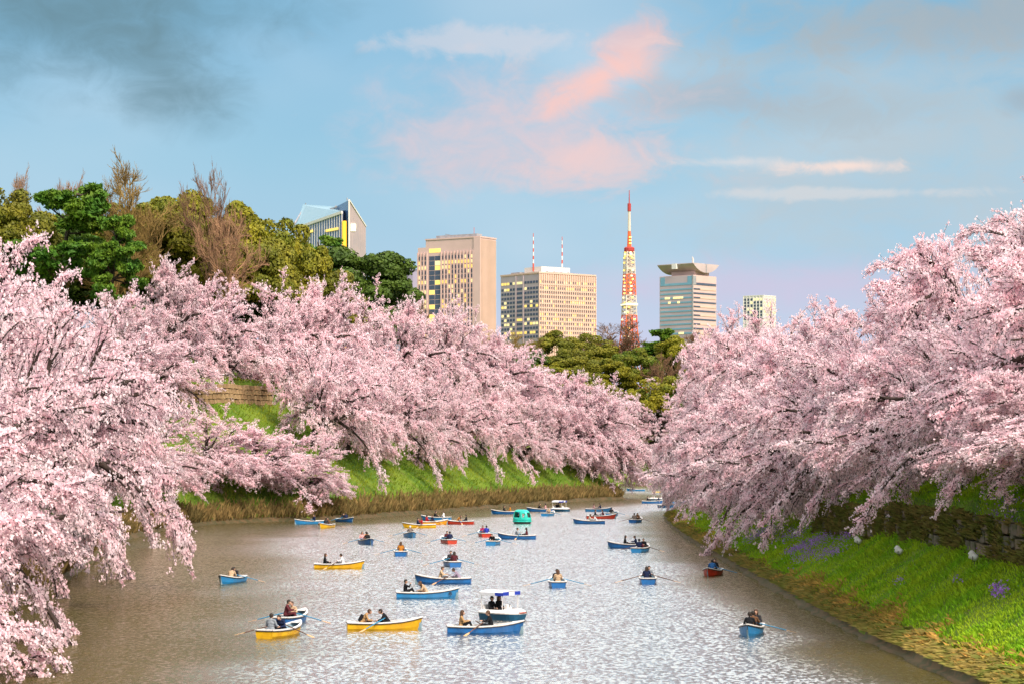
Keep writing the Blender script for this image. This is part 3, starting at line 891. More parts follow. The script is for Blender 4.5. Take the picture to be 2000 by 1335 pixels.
class Building:
    """box building seen over one corner; local +X runs along the face on the lamp-bank side, +Y along the other visible face"""
    def __init__(s, name, corner_px, y, theta, left_px, right_px, label):
        s.y, s.th = y, R(theta); s.k = y / F
        s.wl = left_px * s.k / math.cos(s.th); s.wr = right_px * s.k / math.sin(s.th)
        s.root = empty(name, ((corner_px - CX) * s.k, y, GROUND_Z), math.pi / 2 - s.th, label, 'building')
        s.count = {}

    def z(s, py): return zrow(py, s.y) - GROUND_Z

    def box(s, name, x0, x1, y0, y1, z0, z1, m, parent=None, bevel=0.0):
        return MB().box(x0, x1, y0, y1, z0, z1).build(name, m, parent or s.root, bevel=bevel)

    def window(s, face, u0, u1, z0, z1, m, name='window', proud=.12, keep=None):
        """a glazed panel on the left ('L', plane x=0) or right ('R', plane y=0) face; alike sizes share a mesh"""
        key = (face, round(u1 - u0, 2), round(z1 - z0, 2), proud)
        me = s.count.get(key)
        w, h = u1 - u0, z1 - z0
        if me is None:
            b = MB()
            if face == 'L': b.box(-proud, .3, 0, w, 0, h)
            else: b.box(0, w, -proud, .3, 0, h)
            me = s.count[key] = b.mesh(name, m)
        o = link(name, me, s.root, (0, u0, z0) if face == 'L' else (u0, 0, z0))
        o.material_slots[0].link = 'OBJECT'; o.material_slots[0].material = m
        return o


rb = random.Random(11)


def lit(p, other=GLASS):
    r = rb.random()
    return LIT if r < p * .6 else LIT2 if r < p else other


# --- slender beige office tower
def beige_tower():
    b = Building('office_tower', 937, 1600, 33, 124, 31, 'tall pinkish beige office tower with vertical window strips and a blank corner pier')
    k = b.k / math.cos(b.th); top = b.z(464); sh = b.z(478)
    u = lambda px: (937 - px) * k                      # along the left face
    b.box('wall', 0, b.wr, 0, u(829), 0, top, BEIGE)
    b.box('shoulder_wall', 0, b.wr * .9, u(829), u(813), 0, sh, BEIGE)
    b.box('parapet', -.4, b.wr + .4, -.4, u(829) + .4, top, top + 1.0, BEIGE)
    b.box('plant_room', 6, b.wr - 8, 6, u(840), top + 1, top + 3.4, STEEL)
    rows = list(np.arange(496, 652, 9.6))
    cols = [816.5, 822.5, 828.5] + [864 + i * 6.4 for i in range(10)]
    for r_i, py in enumerate(rows):
        p = .10 + (.6 if r_i in (1, 2, 5) else 0) + (.12 if r_i > 6 else 0)
        for c in cols:
            m = lit(p)
            b.window('L', u(c + 1.6), u(c - 1.6), b.z(py + 6.6), b.z(py), m)
        m = lit(p * .8)
        b.window('L', u(859), u(848), b.z(py + 8.4), b.z(py), m, 'bay_window'); b.window('L', u(847), u(836), b.z(py + 8.4), b.z(py), lit(p * .8), 'bay_window')
    b.window('L', u(859), u(836), b.z(489), b.z(481), LIT, 'bay_window')
    for c in [813.6, 819.5, 825.5, 832] + [860.8 + i * 6.4 for i in range(11)]:
        b.box('pier', -.9, 0, u(c + .9), u(c - .9), 0, b.z(488), BEIGE)
    b.box('corner_pier', -.7, 0, -.7, u(926), 0, top + .4, BEIGE)
    # right face: louvred top, dark band, slim windows between fins
    n = 14; st = b.wr / n
    b.window('R', 1.0, b.wr - 1.0, b.z(504), b.z(493), GLASS, 'sky_lobby_glass')
    for i in range(n):
        b.window('R', i * st + .7, i * st + st * .62, b.z(492), b.z(467), GLASS, 'louvre')
        b.window('R', i * st + .7, i * st + st * .58, 4, b.z(506), LIT if i % 5 == 2 else BEIGE2 if i % 2 else GLASS, 'window_strip')
        b.box('fin', i * st - .25, i * st + .45, -.9, 0, 0, top - 1, BEIGE2)
    mb = MB().tube([(8, 10, top + 3.4), (8, 10, top + 8)], .18, 6); mb.build('roof_aerial', MAST_R, b.root)
    MB().bar((14, 30, top + 3.4), (14, 38, top + 5.0), .5).build('window_cleaning_crane', STEEL, b.root)


beige_tower()


# --- wide cream block with two masts
def cream_block():
    b = Building('office_block', 1053, 1700, 52, 75, 113, 'wide cream office block with small square windows and two striped roof masts')
    kl = b.k / math.cos(b.th); kr = b.k / math.sin(b.th); top = b.z(534)
    ul = lambda px: (1053 - px) * kl; ur = lambda px: (px - 1053) * kr
    b.box('wall', 0, b.wr, 0, b.wl, 0, top, BEIGE2)
    MB().box(-.15, .25, .4, b.wl + .1, 0, top - .6).build('shade_toned_side', GREYPANEL, b.root)  # grey sheet that puts the shade of this face into its colour
    b.box('parapet', -.5, b.wr + .4, -.5, b.wl + .4, top, top + 1.1, BEIGE2)
    rows = [550, 562, 570.5, 579.5, 588, 596.5, 605, 613.5, 622.5, 631, 640, 648.5, 657]
    for r_i, py in enumerate(rows):
        z1, z0 = b.z(py - 2.6), b.z(py + 2.3)
        p = [.6, .25, .05, .2, .35, .45, .05, .3, .3, .6, .15, .6, .3][r_i]
        for c0, c1 in ((979, 1007), (1024.5, 1052)):
            for i in range(5):
                a = c0 + (c1 - c0) * i / 5
                b.window('L', ul(a + 4.7), ul(a + .5), z0, z1, lit(p), proud=.3)
        b.window('L', ul(1021.5), ul(1010), z0, z1, lit(p * .5), 'bay_window', proud=.3)
    nc = 26; st = b.wr / nc; spare = MB(); spare_lit = MB()
    for r_i, py in enumerate(rows):
        z1, z0 = b.z(py - 2.4), b.z(py + 2.2)
        p = [.35, .4, .0, .25, .45, .05, .03, .3, .3, .35, .25, .3, .3][r_i]
        for i in range(nc):
            m = lit(p)
            if r_i < 5: b.window('R', i * st + .55, i * st + st - .55, z0, z1, m, proud=.10)
            else: (spare if m is GLASS else spare_lit).box(i * st + .55, i * st + st - .55, -.10, .3, z0, z1)
    tag(spare.build('lower_windows', GLASS, b.root), kind='stuff'); tag(spare_lit.build('lower_lit_windows', LIT, b.root), kind='stuff')
    for i in range(nc + 1): b.box('pier', i * st - .4, i * st + .4, -.75, 0, 0, top - .3, BEIGE2)
    for py in rows: MB().box(0, b.wr, -.5, 0, b.z(py + 6.0), b.z(py + 3.0)).build('spandrel', BEIGE2, b.root)
    for a in (1008.4, 1023): b.box('side_pier', -.9, 0, ul(a + .8), ul(a - .8), 0, top - .6, GREYPANEL)
    # penthouses, masts and lettering-like railing
    b.box('penthouse', 6, b.wr * .62, 5, b.wl * .55, top + 1.1, b.z(519), WHITEP)
    b.box('roof_hut', 4, 16, b.wl * .62, b.wl * .85, top + 1.1, b.z(527), STEEL)
    rail = MB()
    for i in range(11): rail.box(9 + i * 2.2, 10.2 + i * 2.2, 2.5, 2.9, top + 1.1, b.z(528) - (i % 3) * .8)
    rail.box(8, 34, 2.6, 2.8, top + 1.1, top + 1.7); rail.build('roof_railing', STEEL, b.root)
    for px, y0, base, tip in ((1042, 12, 519, 452), (1100, 12, 523, 454)):
        x = ur(px) + 10 if px > 1053 else 8; yy = 14 if px < 1053 else 18
        # solve the local point that the picture shows in this column
        c, s_ = math.cos(math.pi / 2 - b.th), math.sin(math.pi / 2 - b.th)
        wx = (px - 1053) * b.k
        x = (wx + s_ * yy) / c
        n = 9
        for i in range(n):
            z0 = b.z(base) + (b.z(tip) - b.z(base)) * i / n; z1 = b.z(base) + (b.z(tip) - b.z(base)) * (i + 1) / n
            MB().tube([(x, yy, z0 - (3 if i == 0 else 0)), (x, yy, z1)], [.62 - .045 * i, .575 - .045 * i], 6).build('mast_section', MAST_R if i % 2 == 0 else MAST_W, b.root)


cream_block()


# --- tower under an up-curved roof
def curved_tower():
    b = Building('curved_roof_tower', 1353, 1800, 42, 61, 51, 'banded office tower under an upturned boat-shaped roof')
    kl = b.k / math.cos(b.th); top = b.z(537)
    b.box('wall', 0, b.wr, 0, b.wl, 0, top, BEIGE)
    MB().box(-.12, .2, 0.5, b.wl + .05, 0, top - .3).build('shade_toned_side', GREYPANEL, b.root)  # shade of the side away from the sun, given as a grey sheet
    for face, w in (('L', b.wl), ('R', b.wr)):
        for r_i, py in enumerate([563.5, 572, 580.5, 589.5, 598, 606.5, 615, 623, 632, 641, 650]):
            b.window(face, .8, w - .8, b.z(py + 1.8), b.z(py - 1.2), GLASS_TEAL if face == 'L' else (GLASS if r_i % 2 else BEIGE2), 'window_band', proud=.3)
            if face == 'L' and r_i in (2, 3, 10):
                for a in ([.2, .28, .45, .52, .60, .68] if r_i == 2 else [.3, .58] if r_i == 3 else [.62, .7]):
                    b.window(face, w * (1 - a) - 1.2, w * (1 - a) + 1.2, b.z(py + 1.9), b.z(py - 2.2), LIT2, 'lit_pane', proud=.42)
            if face == 'R': b.window(face, .9, w * .3, b.z(py + 1.6), b.z(py - 1.0), GLASS, 'dark_pane', proud=.42)
        b.window(face, .8, w - .8, b.z(556), b.z(551.5), GLASS_TEAL if face == 'L' else GLASS, 'window_band', proud=.3)
    for a, c in ((0.02, .15), (.84, .97)):
        b.window('L', b.wl * a, b.wl * c, b.z(556), b.z(539), GLASS_TEAL, 'corner_glazing', proud=.32)
    b.window('R', b.wr * .02, b.wr * .14, b.z(556), b.z(539), STEEL, 'corner_glazing', proud=.32)
    b.box('corner_pier', -.45, .3, -.45, .3, 0, top, STEEL)
    b.box('neck', b.wr * .22, b.wr * .8, b.wl * .08, b.wl * .8, top, b.z(528), BEIGE)
    # roof: a circular segment (chord up) drawn along the building
    z1, z0 = b.z(515), b.z(531.5); half = b.wr * .54; mid = b.wr * .5; dep = z1 - z0
    rad = (half * half + dep * dep) / (2 * dep); n = 16
    arc = [(mid + half * math.sin(a) / math.sin(math.asin(min(1, half / rad))), z1 - (rad * math.cos(a) - (rad - dep)))
           for a in np.linspace(-math.asin(min(1, half / rad)), math.asin(min(1, half / rad)), n)]
    arc = arc + [(arc[-1][0], z1 + .5), (arc[0][0], z1 + .5)]
    MB().prism([(x, -1.5, z) for x, z in arc], [(x, b.wl + 1.5, z) for x, z in arc]).build('roof', ROOFC, b.root)
    MB().box(mid - .4, mid + .4, -1.75, -1.45, z0 + .3, z1 + .3).build('roof_joint', STEEL, b.root)
    MB().box(arc[1][0] - 3.0, arc[1][0] - .2, b.wl * .45, b.wl * .58, z0 + 3.0, z1 + .6).build('roof_notch', WHITEP, b.root)
    for i, q in enumerate((.08, .14, .2)): MB().tube([(4 + i * 2, b.wl * q, z1), (4 + i * 2, b.wl * q, z1 + 4 + i)], .5, 6).build('roof_aerial', WHITEP, b.root)


curved_tower()


# --- small white grid block
def white_block():
    b = Building('apartment_block', 1491, 2200, 40, 36, 27, 'small white block with a grid of square windows above the blossom')
    top = b.z(578)
    b.box('wall', 0, b.wr, 0, b.wl, 0, top, WHITEP)
    b.box('parapet', -.3, b.wr + .3, -.3, b.wl + .3, top, top + .8, WHITEP)
    for r_i in range(7):
        z1 = b.z(582 + r_i * 6.2)
        for i in range(6):
            st = b.wl / 6.2; b.window('L', .6 + i * st + .7, .6 + i * st + st - .7, z1 - 2.1, z1, GLASS if rb.random() < .8 else LIT2, proud=.1)
        for i in range(8):
            st = b.wr / 8.2; b.window('R', .5 + i * st + .5, .5 + i * st + st - .6, z1 - 2.1, z1, lit(.35, GREYPANEL), proud=.1)
    for i in range(7): b.box('rib', -.5, 0, .3 + i * b.wl / 6.2, .9 + i * b.wl / 6.2, 0, top, WHITEP)
    for i in range(9): b.box('rib', .2 + i * b.wr / 8.2, .7 + i * b.wr / 8.2, -.5, 0, 0, top, WHITEP)


white_block()


# --- low violet block half hidden by the hill
def violet_block():
    vm = mat('violet_panel', (0.34, 0.30, 0.42), .8, (0.30, 0.26, 0.37), scale=.05)
    b = Building('violet_block', 806, 2000, 25, 44, 20, 'low violet grey block showing between the wooded hill and the beige tower')
    top = b.z(528)
    b.box('wall', 0, b.wr, 0, b.wl, 0, top, vm)
    b.box('parapet', -.4, b.wr + .3, -.4, b.wl + .3, top, top + .9, vm)
    for i in range(9): b.window('L', 2 + i * 2.2, 3.3 + i * 2.2, b.z(600), b.z(552), GLASS, 'window_strip')
    for yy, h in ((4, 8), (16, 7)):
        MB().tube([(3, yy, top), (3, yy, top + h)], .3, 6).build('roof_aerial', MAST_R, b.root)


violet_block()


# --- glass tower with a slanting roof and a sail-shaped end
def glass_tower():
    Y0 = 1400.0
    root = empty('glass_tower', ((672 - CX) / F * Y0, Y0, GROUND_Z), 0, 'glass tower with a slanting roof, a pointed sail-like end and a lit sign', 'building')
    o = root.location
    L = lambda px, py, y: P(px, py, y) - o
    D = lambda px, y: Vector(((px - CX) / F * y, y, GROUND_Z)) - o
    glass = mat('blue_glass', (0.16, 0.28, 0.36), .5, (0.20, 0.33, 0.41), scale=.03, spec=.25)
    navy = mat('navy_glass', (0.06, 0.13, 0.27), .2, (0.08, 0.17, 0.32), scale=.03, spec=.6)
    pale = mat('lilac_glass', (0.13, 0.20, 0.38), .35, (0.20, 0.27, 0.44), scale=.04, spec=.3)
    foot = [(577, 1440), (668, 1400), (688, 1432), (592, 1478)]; tops = [447, 415, 409, 402]
    MB().prism([D(a, y) for a, y in foot], [L(a, t, y) for (a, y), t in zip(foot, tops)]).build('glass_wall', pale, root)
    # roof glazing and its rim
    off = Vector((0, 0, .4))
    MB().prism([L(a, t, y) + off * .5 for (a, y), t in zip(foot, tops)], [L(a, t, y) + off * 2 for (a, y), t in zip(foot, tops)]).build('glass_roof', glass, root)
    a, c = L(577, 447, 1439.5), L(668, 415, 1399.5)
    MB().bar(a, c, 1.2, 1.6).build('roof_rim', WHITEP, root)
    MB().bar(L(574, 440, 1442), L(597, 402, 1478), .9).build('roof_rim', STEEL, root)
    for i in range(20):
        f = i / 19; q = a.lerp(c, f); MB().bar((q.x, q.y - .3, 0), (q.x, q.y - .3, q.z), .26, .4).build('mullion', WHITEP, root)
    for f0, f1, py in ((.66, .92, 449), (.28, .38, 447)):
        q0, q1 = a.lerp(c, f0), a.lerp(c, f1); z = zrow(py, 1405) - GROUND_Z
        MB().bar((q0.x, q0.y - .5, z), (q1.x, q1.y - .5, z + .5), .5, 1.5).build('lit_window', LIT, root)
    MB().tube([D(672.5, 1399), L(672.5, 432, 1399)], 1.35, 14).build('lit_stair_tower', mat('amber', (.7, .4, .05), .5, emit=(1, .5, .02), estr=.75), root, smooth=False)
    sail = [(680, 1398), (713, 1426), (694, 1452), (648, 1440)]; st = [392, 443, 430, 408]
    MB().prism([D(x, y) for x, y in sail], [L(x, t, y) for (x, y), t in zip(sail, st)]).build('sail_wall', navy, root)
    # stone face of the sail with its white edges, panel joints and sign
    stone = mat('rose_stone', (0.44, 0.34, 0.34), .8, (0.36, 0.30, 0.32), scale=.05, detail=6)
    n = (D(713, 1426) - D(680, 1398)).normalized(); out = Vector((n.y, -n.x, 0)) * .5
    f4 = [D(681, 1399), D(713, 1426), L(713, 443.5, 1426), L(681, 393.5, 1399)]
    MB().prism(f4, [q + out for q in f4]).build('stone_face', stone, root)
    MB().bar(L(680.3, 391, 1398) + out, D(680.3, 1398) + out, .8).build('edge_trim', WHITEP, root)
    MB().bar(L(680.3, 391, 1398) + out, L(713, 442.5, 1426) + out, .8).build('edge_trim', WHITEP, root)
    for i in range(1, 9):
        px = 681 + i * 32 / 9; yy = 1399 + i * 27 / 9; t = 393.5 + i * 50 / 9
        MB().bar(D(px, yy) + out * 1.1, L(px, t + 1, yy) + out * 1.1, .14).build('panel_joint', STEEL, root)
    sg = lambda px, py: L(px, py, 1399 + (px - 681) * 27 / 32) + out * 1.8
    signm = mat('sign_light', (.9, .9, .7), .5, emit=(1, .95, .62), estr=1.6)
    s = MB()
    for c0, c1 in ((683.4, 686.9), (688.0, 691.6)):          # two ring-shaped lit letters
        for (x0, y0, x1, y1) in ((c0, 438.6, c1, 438.6), (c0, 446.6, c1, 446.6), (c0, 438, c0, 447.2), (c1, 438, c1, 447.2), (c0, 442.4, c1, 442.4)): s.bar(sg(x0, y0), sg(x1, y1), .42, .42)
    for i in range(4): s.bar(sg(683.5 + i * 2.1, 450.2), sg(684.9 + i * 2.1, 450.2), .6, .9)
    s.build('sign', signm, root)
    for px, py, y in ((597, 401, 1478), (678, 391, 1400)): MB().tube([L(px, py + 1, y), L(px, py - 4, y)], .35, 6).build('roof_aerial', STEEL, root)
    MB().bar(L(645, 409, 1430), L(662, 404, 1425), .9).bar(L(650, 410, 1428), L(657, 402, 1428), .7).build('roof_crane', STEEL, root)


glass_tower()


# --- red and white lattice tower
def lattice_tower():
    Y0 = 3330.0; k = Y0 / F
    root = empty('lattice_tower', ((1229 - CX) * k, Y0, GROUND_Z), R(20), 'tall red and white steel lattice tower with glowing lights', 'tower')
    zz = lambda py: zrow(py, Y0) - GROUND_Z
    red = mat('tower_red', (0.80, 0.15, 0.045), .6, (0.72, 0.12, 0.04), scale=.05); wht = mat('tower_white', (0.66, 0.56, 0.48), .6, (0.60, 0.50, 0.43), scale=.05)
    lamp = mat('tower_lamp', (.9, .6, .2), .5, emit=(1.0, 0.62, 0.12), estr=1.5); glow = mat('tower_lamp_pale', (.9, .8, .5), .5, emit=(1, .86, .45), estr=1.3)
    dark = mat('tower_deck', (0.42, 0.05, 0.05), .6, (0.36, 0.04, 0.04), scale=.1)
    hw = lambda z: float(np.interp(z, [0, 40, 90, zz(640), zz(590), zz(535), zz(492)], [38, 26, 14, 8.6, 7.4, 6.2, 5.5]))

    def section(p0, p1, m, n, lamps):
        b = MB(); z0, z1 = zz(p0), zz(p1)
        for i in range(n):
            a0, a1 = z0 + (z1 - z0) * i / n, z0 + (z1 - z0) * (i + 1) / n
            r0, r1 = hw(a0), hw(a1)
            c0 = [(r0, r0), (-r0, r0), (-r0, -r0), (r0, -r0)]; c1 = [(r1, r1), (-r1, r1), (-r1, -r1), (r1, -r1)]
            for j in range(4):
                q = (j + 1) % 4
                b.bar((*c0[j], a0), (*c1[j], a1), 1.25); b.bar((*c1[j], a1), (*c1[q], a1), .6)
                b.bar((*c0[j], a0), (*c1[q], a1), .5); b.bar((*c0[q], a0), (*c1[j], a1), .5)
                b.bar(((c0[j][0] + c0[q][0]) / 2, (c0[j][1] + c0[q][1]) / 2, a0), ((c1[j][0] + c1[q][0]) / 2, (c1[j][1] + c1[q][1]) / 2, a1), .45)
        o = b.build('lattice_section', m, root)
        rr = random.Random(int(p0))
        for i in range(lamps):
            z = z0 + (z1 - z0) * (i + .5) / lamps; r = hw(z) + .6; ox = rr.uniform(-.7, .7) * r
            for f in (0, 3):
                x, y = [(ox, -r), (r, ox), (ox, r), (-r, ox)][f]
                MB().tube([(x - 1.3, y, z), (x + 1.3, y, z)], [1.1, 1.1], 8).build('lamp', lamp if rr.random() < .6 else glow, o)
    section(860, 700, red, 5, 0)
    section(700, 616, red, 7, 5)
    section(616, 577, wht, 5, 4)
    section(577, 536, red, 5, 6)
    section(536, 506, wht, 4, 2)
    section(506, 492, wht, 2, 4)
    b = MB()
    b.box(-2.2, 2.2, -2.2, 2.2, 0, zz(495)); b.build('lift_shaft', GREYPANEL, root)
    MB().box(-6.8, 6.8, -6.8, 6.8, zz(527), zz(523)).build('service_deck', wht, root)
    MB().box(-9, 9, -9, 9, zz(598), zz(592)).build('main_deck', wht, root)
    MB().box(-9.2, 9.2, -9.2, 9.2, zz(596.5), zz(594)).build('deck_glazing', glow, root)
    MB().tube([(0, 0, zz(493)), (0, 0, zz(490)), (0, 0, zz(485)), (0, 0, zz(483))], [6.6, 7.4, 7.4, 6.0], 12).build('top_deck', dark, root)
    for p0, p1, r0, r1, m in ((483, 452, 3.4, 2.3, red), (452, 413, 2.4, 1.9, wht), (413, 398, 2.7, 2.7, dark), (398, 372, .9, .5, dark)):
        MB().tube([(0, 0, zz(p0)), (0, 0, zz(p1))], [r0, r1], 8).build('antenna_section', m, root)
    for p in (476, 470, 464): MB().tube([(-1.5, -3.2, zz(p)), (1.5, -3.2, zz(p))], 1.0, 6).build('lamp', lamp, root)


lattice_tower()
# ------------------------------------------------------------------ walls, grass, flowers and lamps on the banks
def stone_mesh(seed, mats):
    rng = random.Random(seed)
    b = MB().box(-.5, .5, -.5, .5, -.5, .5)
    me = b.mesh('stone', mats, bevel=.09)
    for v in me.vertices:
        v.co += Vector((rng.uniform(-.05, .05), rng.uniform(-.05, .05), rng.uniform(-.05, .05)))
    return me


STONE_M = [mat('wall_stone_%d' % i, c, .95, c2, scale=2.2, detail=6, bump=.7, bscale=9) for i, (c, c2) in enumerate((
    ((0.150, 0.105, 0.075), (0.08, 0.07, 0.035)), ((0.125, 0.10, 0.08), (0.06, 0.065, 0.03)), ((0.17, 0.125, 0.085), (0.10, 0.085, 0.04)), ((0.10, 0.085, 0.07), (0.07, 0.08, 0.03))))]
STONE_T = [mat('tan_stone_%d' % i, c, .95, c2, scale=2.0, detail=6, bump=.7, bscale=9) for i, (c, c2) in enumerate((
    ((0.36, 0.24, 0.12), (0.22, 0.15, 0.08)), ((0.30, 0.19, 0.10), (0.19, 0.13, 0.06)), ((0.40, 0.28, 0.15), (0.24, 0.16, 0.08))))]


def stone_wall(name, line, mats, courses, course_h, stone_w, depth, label, seed):
    """dry wall along a ground line of (x, y, base z); every stone is a piece of its own before a dark backing"""
    rng = random.Random(seed)
    pts = np.array(line); seg = np.hypot(np.diff(pts[:, 0]), np.diff(pts[:, 1])); s = np.concatenate([[0], np.cumsum(seg)])
    root = empty(name, tuple(pts[0]), 0, label, 'wall'); o = Vector(pts[0])
    at = lambda q: Vector((np.interp(q, s, pts[:, 0]), np.interp(q, s, pts[:, 1]), np.interp(q, s, pts[:, 2])))
    meshes = [stone_mesh(seed + i, mats[i % len(mats)]) for i in range(6)]
    H = courses * course_h
    back = MB()
    for q0 in np.arange(0, s[-1] - .01, 4.0):
        a, b = at(q0), at(min(q0 + 4.0, s[-1])); t = (b - a).normalized(); nrm = Vector((-t.y, t.x, 0)) * depth
        a0, b0, up = a - o, b - o, Vector((0, 0, H - .06)); dn = Vector((0, 0, -.5))
        back.prism([a0 + dn, b0 + dn, b0 + nrm + dn, a0 + nrm + dn], [a0 + up, b0 + up, b0 + nrm + up, a0 + nrm + up])
    back.build('backing', mat('wall_joint', (.035, .03, .02), 1.0, (.05, .045, .03), scale=3), root)
    n = 0
    for c in range(courses):
        q = rng.uniform(0, .5) * stone_w
        while q < s[-1]:
            w = stone_w * rng.uniform(.6, 1.4)
            if q + w > s[-1] + .3: break
            p = at(q + w / 2); a, b = at(q), at(min(q + w, s[-1])); t = (b - a).normalized()
            st = link('stone', rng.choice(meshes), root, p - o + Vector((0, 0, (c + .5) * course_h + rng.uniform(-.06, .06))) - Vector((-t.y, t.x, 0)) * rng.uniform(.0, .07))
            st.rotation_euler = (0, rng.uniform(-.05, .05), math.atan2(t.y, t.x)); st.scale = (w * .91, .55, course_h * rng.uniform(.88, .97))
            n += 1; q += w
    return n


def wall_line(line, d, y0, y1, step, base):
    """points at distance d inland of a shore line"""
    ln = resample(line, 1.0); off = offset_line(ln, d, 1)
    k = (off[:, 1] > y0) & (off[:, 1] < y1)
    return off[k][::step]


wr = wall_line(RIGHT, WALL_R_D - .25, WALL_R[0], WALL_R[1], 4, 0)
wr = wr[np.argsort(-wr[:, 1])]                     # run so that the face looks at the water
stone_wall('retaining_wall', [(x, y, hz(x - .9, y) - .15) for x, y in wr], STONE_M, 4, .62, 1.35, .5,
           'mossy brown stone retaining wall above the white lamps on the green bank', 31)
wlL = wall_line(LEFT, WALL_L_D - .2, 296, 340, 3, 0)
wlL = wlL[np.argsort(wlL[:, 1])]
_c = np.array([nearest(LEFT, x, y) for x, y in wlL]); _d = unit(_c - wlL)
stone_wall('hill_wall', [(x, y, hz(x + dx * .9, y + dy * .9) - .2) for (x, y), (dx, dy) in zip(wlL, _d)], STONE_T, 5, .70, 1.0, .5,
           'tan stone wall showing between the blossom high on the hill bank', 47)


# ---- grass
def blades(pts, hgt, width, lean, rng, bend=.35, n_each=1):
    """thin bent blades (two triangles each as quads) at the given feet"""
    n = len(pts)
    az = rng.uniform(0, 2 * math.pi, n); d = np.stack([np.cos(az), np.sin(az), np.zeros(n)], -1)
    h = hgt * rng.uniform(.5, 1.3, n); up = unit(np.stack([rng.normal(lean[0], .25, n), rng.normal(lean[1], .25, n), np.ones(n)], -1))
    w = (width * rng.uniform(.7, 1.3, n))[:, None] * d
    tip = pts + up * h[:, None] + np.stack([np.cos(az + 1.3), np.sin(az + 1.3), np.zeros(n) - .3], -1) * (h * bend)[:, None]
    mid = pts + up * (h * .6)[:, None]
    vs = np.stack([pts - w, pts + w, mid + w * .7, tip], 1).reshape(-1, 3)
    return vs, np.arange(n * 4).reshape(n, 4)


GREEN = mat('grass_blades', (0.20, 0.42, 0.015), .7, (0.36, 0.50, 0.02), scale=.35, detail=4, island=.3, translucent=.3, spec=.15)
GREEN2 = mat('grass_blades_hill', (0.14, 0.28, 0.02), .7, (0.32, 0.38, 0.025), scale=.12, detail=4, island=.3, translucent=.3, spec=.15)
DRY = mat('dry_grass', (0.52, 0.30, 0.08), .8, (0.32, 0.25, 0.05), scale=.5, detail=4, island=.3, translucent=.25, spec=.1)
REED = mat('dry_reed', (0.28, 0.19, 0.075), .8, (0.17, 0.13, 0.05), scale=.3, detail=4, island=.35, translucent=.2, spec=.1)


def scatter_band(line, y0, y1, d0, d1, count, rng, power=1.0):
    """points spread between two distances inland of a shore line, set on the ground"""
    ln = resample(line, .5); t = np.gradient(ln, axis=0); t = unit(t); nrm = np.stack([-t[:, 1], t[:, 0]], -1)
    k = np.where((ln[:, 1] > y0) & (ln[:, 1] < y1))[0]
    # denser near the camera, where the blades show larger
    w = (100.0 / np.maximum(ln[k, 1], 60)) ** power; i = rng.choice(k, count, p=w / w.sum())
    d = rng.uniform(d0, d1, count)
    p = ln[i] + nrm[i] * d[:, None] + rng.normal(0, .3, (count, 2))
    z = height(p[:, 0], p[:, 1])
    k = z > .1
    return np.column_stack([p, z])[k], d[k]


rng = np.random.RandomState(5)
p, d = scatter_band(RIGHT, 70, 345, .9, 12, 150000, rng, 1.5)
patch = vnoise(p[:, 0], p[:, 1], 2.5, 8)
v1 = blades(p, .12 + .26 * patch, .022, (-.15, -.05), rng)
tag(link('grass', mesh_np('grass', *v1, GREEN)), 'lush green grass covering the bank with the white lamps', 'grass', kind='stuff')
p, d = scatter_band(RIGHT, 70, 345, -.05, 2.6, 70000, rng, 1.5)
keep = rng.rand(len(p)) < np.clip(0.85 - d / 1.7 + (vnoise(p[:, 0], p[:, 1], 4, 9) - .5) * 1.2, 0, 1)
p = p[keep]; v1 = blades(p, .38, .018, (-.4, -.05), rng, .5)
tag(link('dry_grass', mesh_np('dry_grass', *v1, DRY)), 'dry golden grass fringing the water below the green lamp bank', 'grass', kind='stuff')
p, d = scatter_band(RIGHT, 70, 345, .25, .9, 34000, rng, 1.5)
keep = vnoise(p[:, 0], p[:, 1], 3, 33) > .25; p = p[keep]; p[:, 2] = np.maximum(p[:, 2], .36)
v1 = blades(p, .40, .02, (-1.1, -.1), rng, .9)
tag(link('edge_weeds', mesh_np('edge_weeds', *v1, mat('edge_weed', (0.30, 0.22, 0.06), .8, (0.16, 0.18, 0.03), scale=.7, island=.3, translucent=.2))), 'straggling weeds hanging over the stone edging below the lamp bank', 'weeds', kind='stuff')
p, d = scatter_band(LEFT, 90, 470, 1.8, 26, 80000, rng, .3)
v1 = blades(p, .45, .05, (.3, -.2), rng)
tag(link('hill_grass', mesh_np('hill_grass', *v1, GREEN2)), 'green grass on the slope of the hill bank', 'grass', kind='stuff')
p, d = scatter_band(LEFT, 90, 470, .2, 3.0, 45000, rng, .2)
keep = rng.rand(len(p)) < np.clip(1.3 - d / 2.6, 0, 1)
p = p[keep]; v1 = blades(p, 1.25, .045, (.15, -.1), rng, .2)
tag(link('reeds', mesh_np('reeds', *v1, REED)), 'dry brown reeds standing along the foot of the hill bank', 'reeds', kind='stuff')
p, d = scatter_band(FAR, 550, 600, .3, 20, 12000, rng, 0)
v1 = blades(p, 1.0, .09, (0, -.2), rng, .2)
tag(link('far_undergrowth', mesh_np('far_undergrowth', *v1, REED)), 'brown undergrowth on the bank at the far end of the moat', 'undergrowth', kind='stuff')

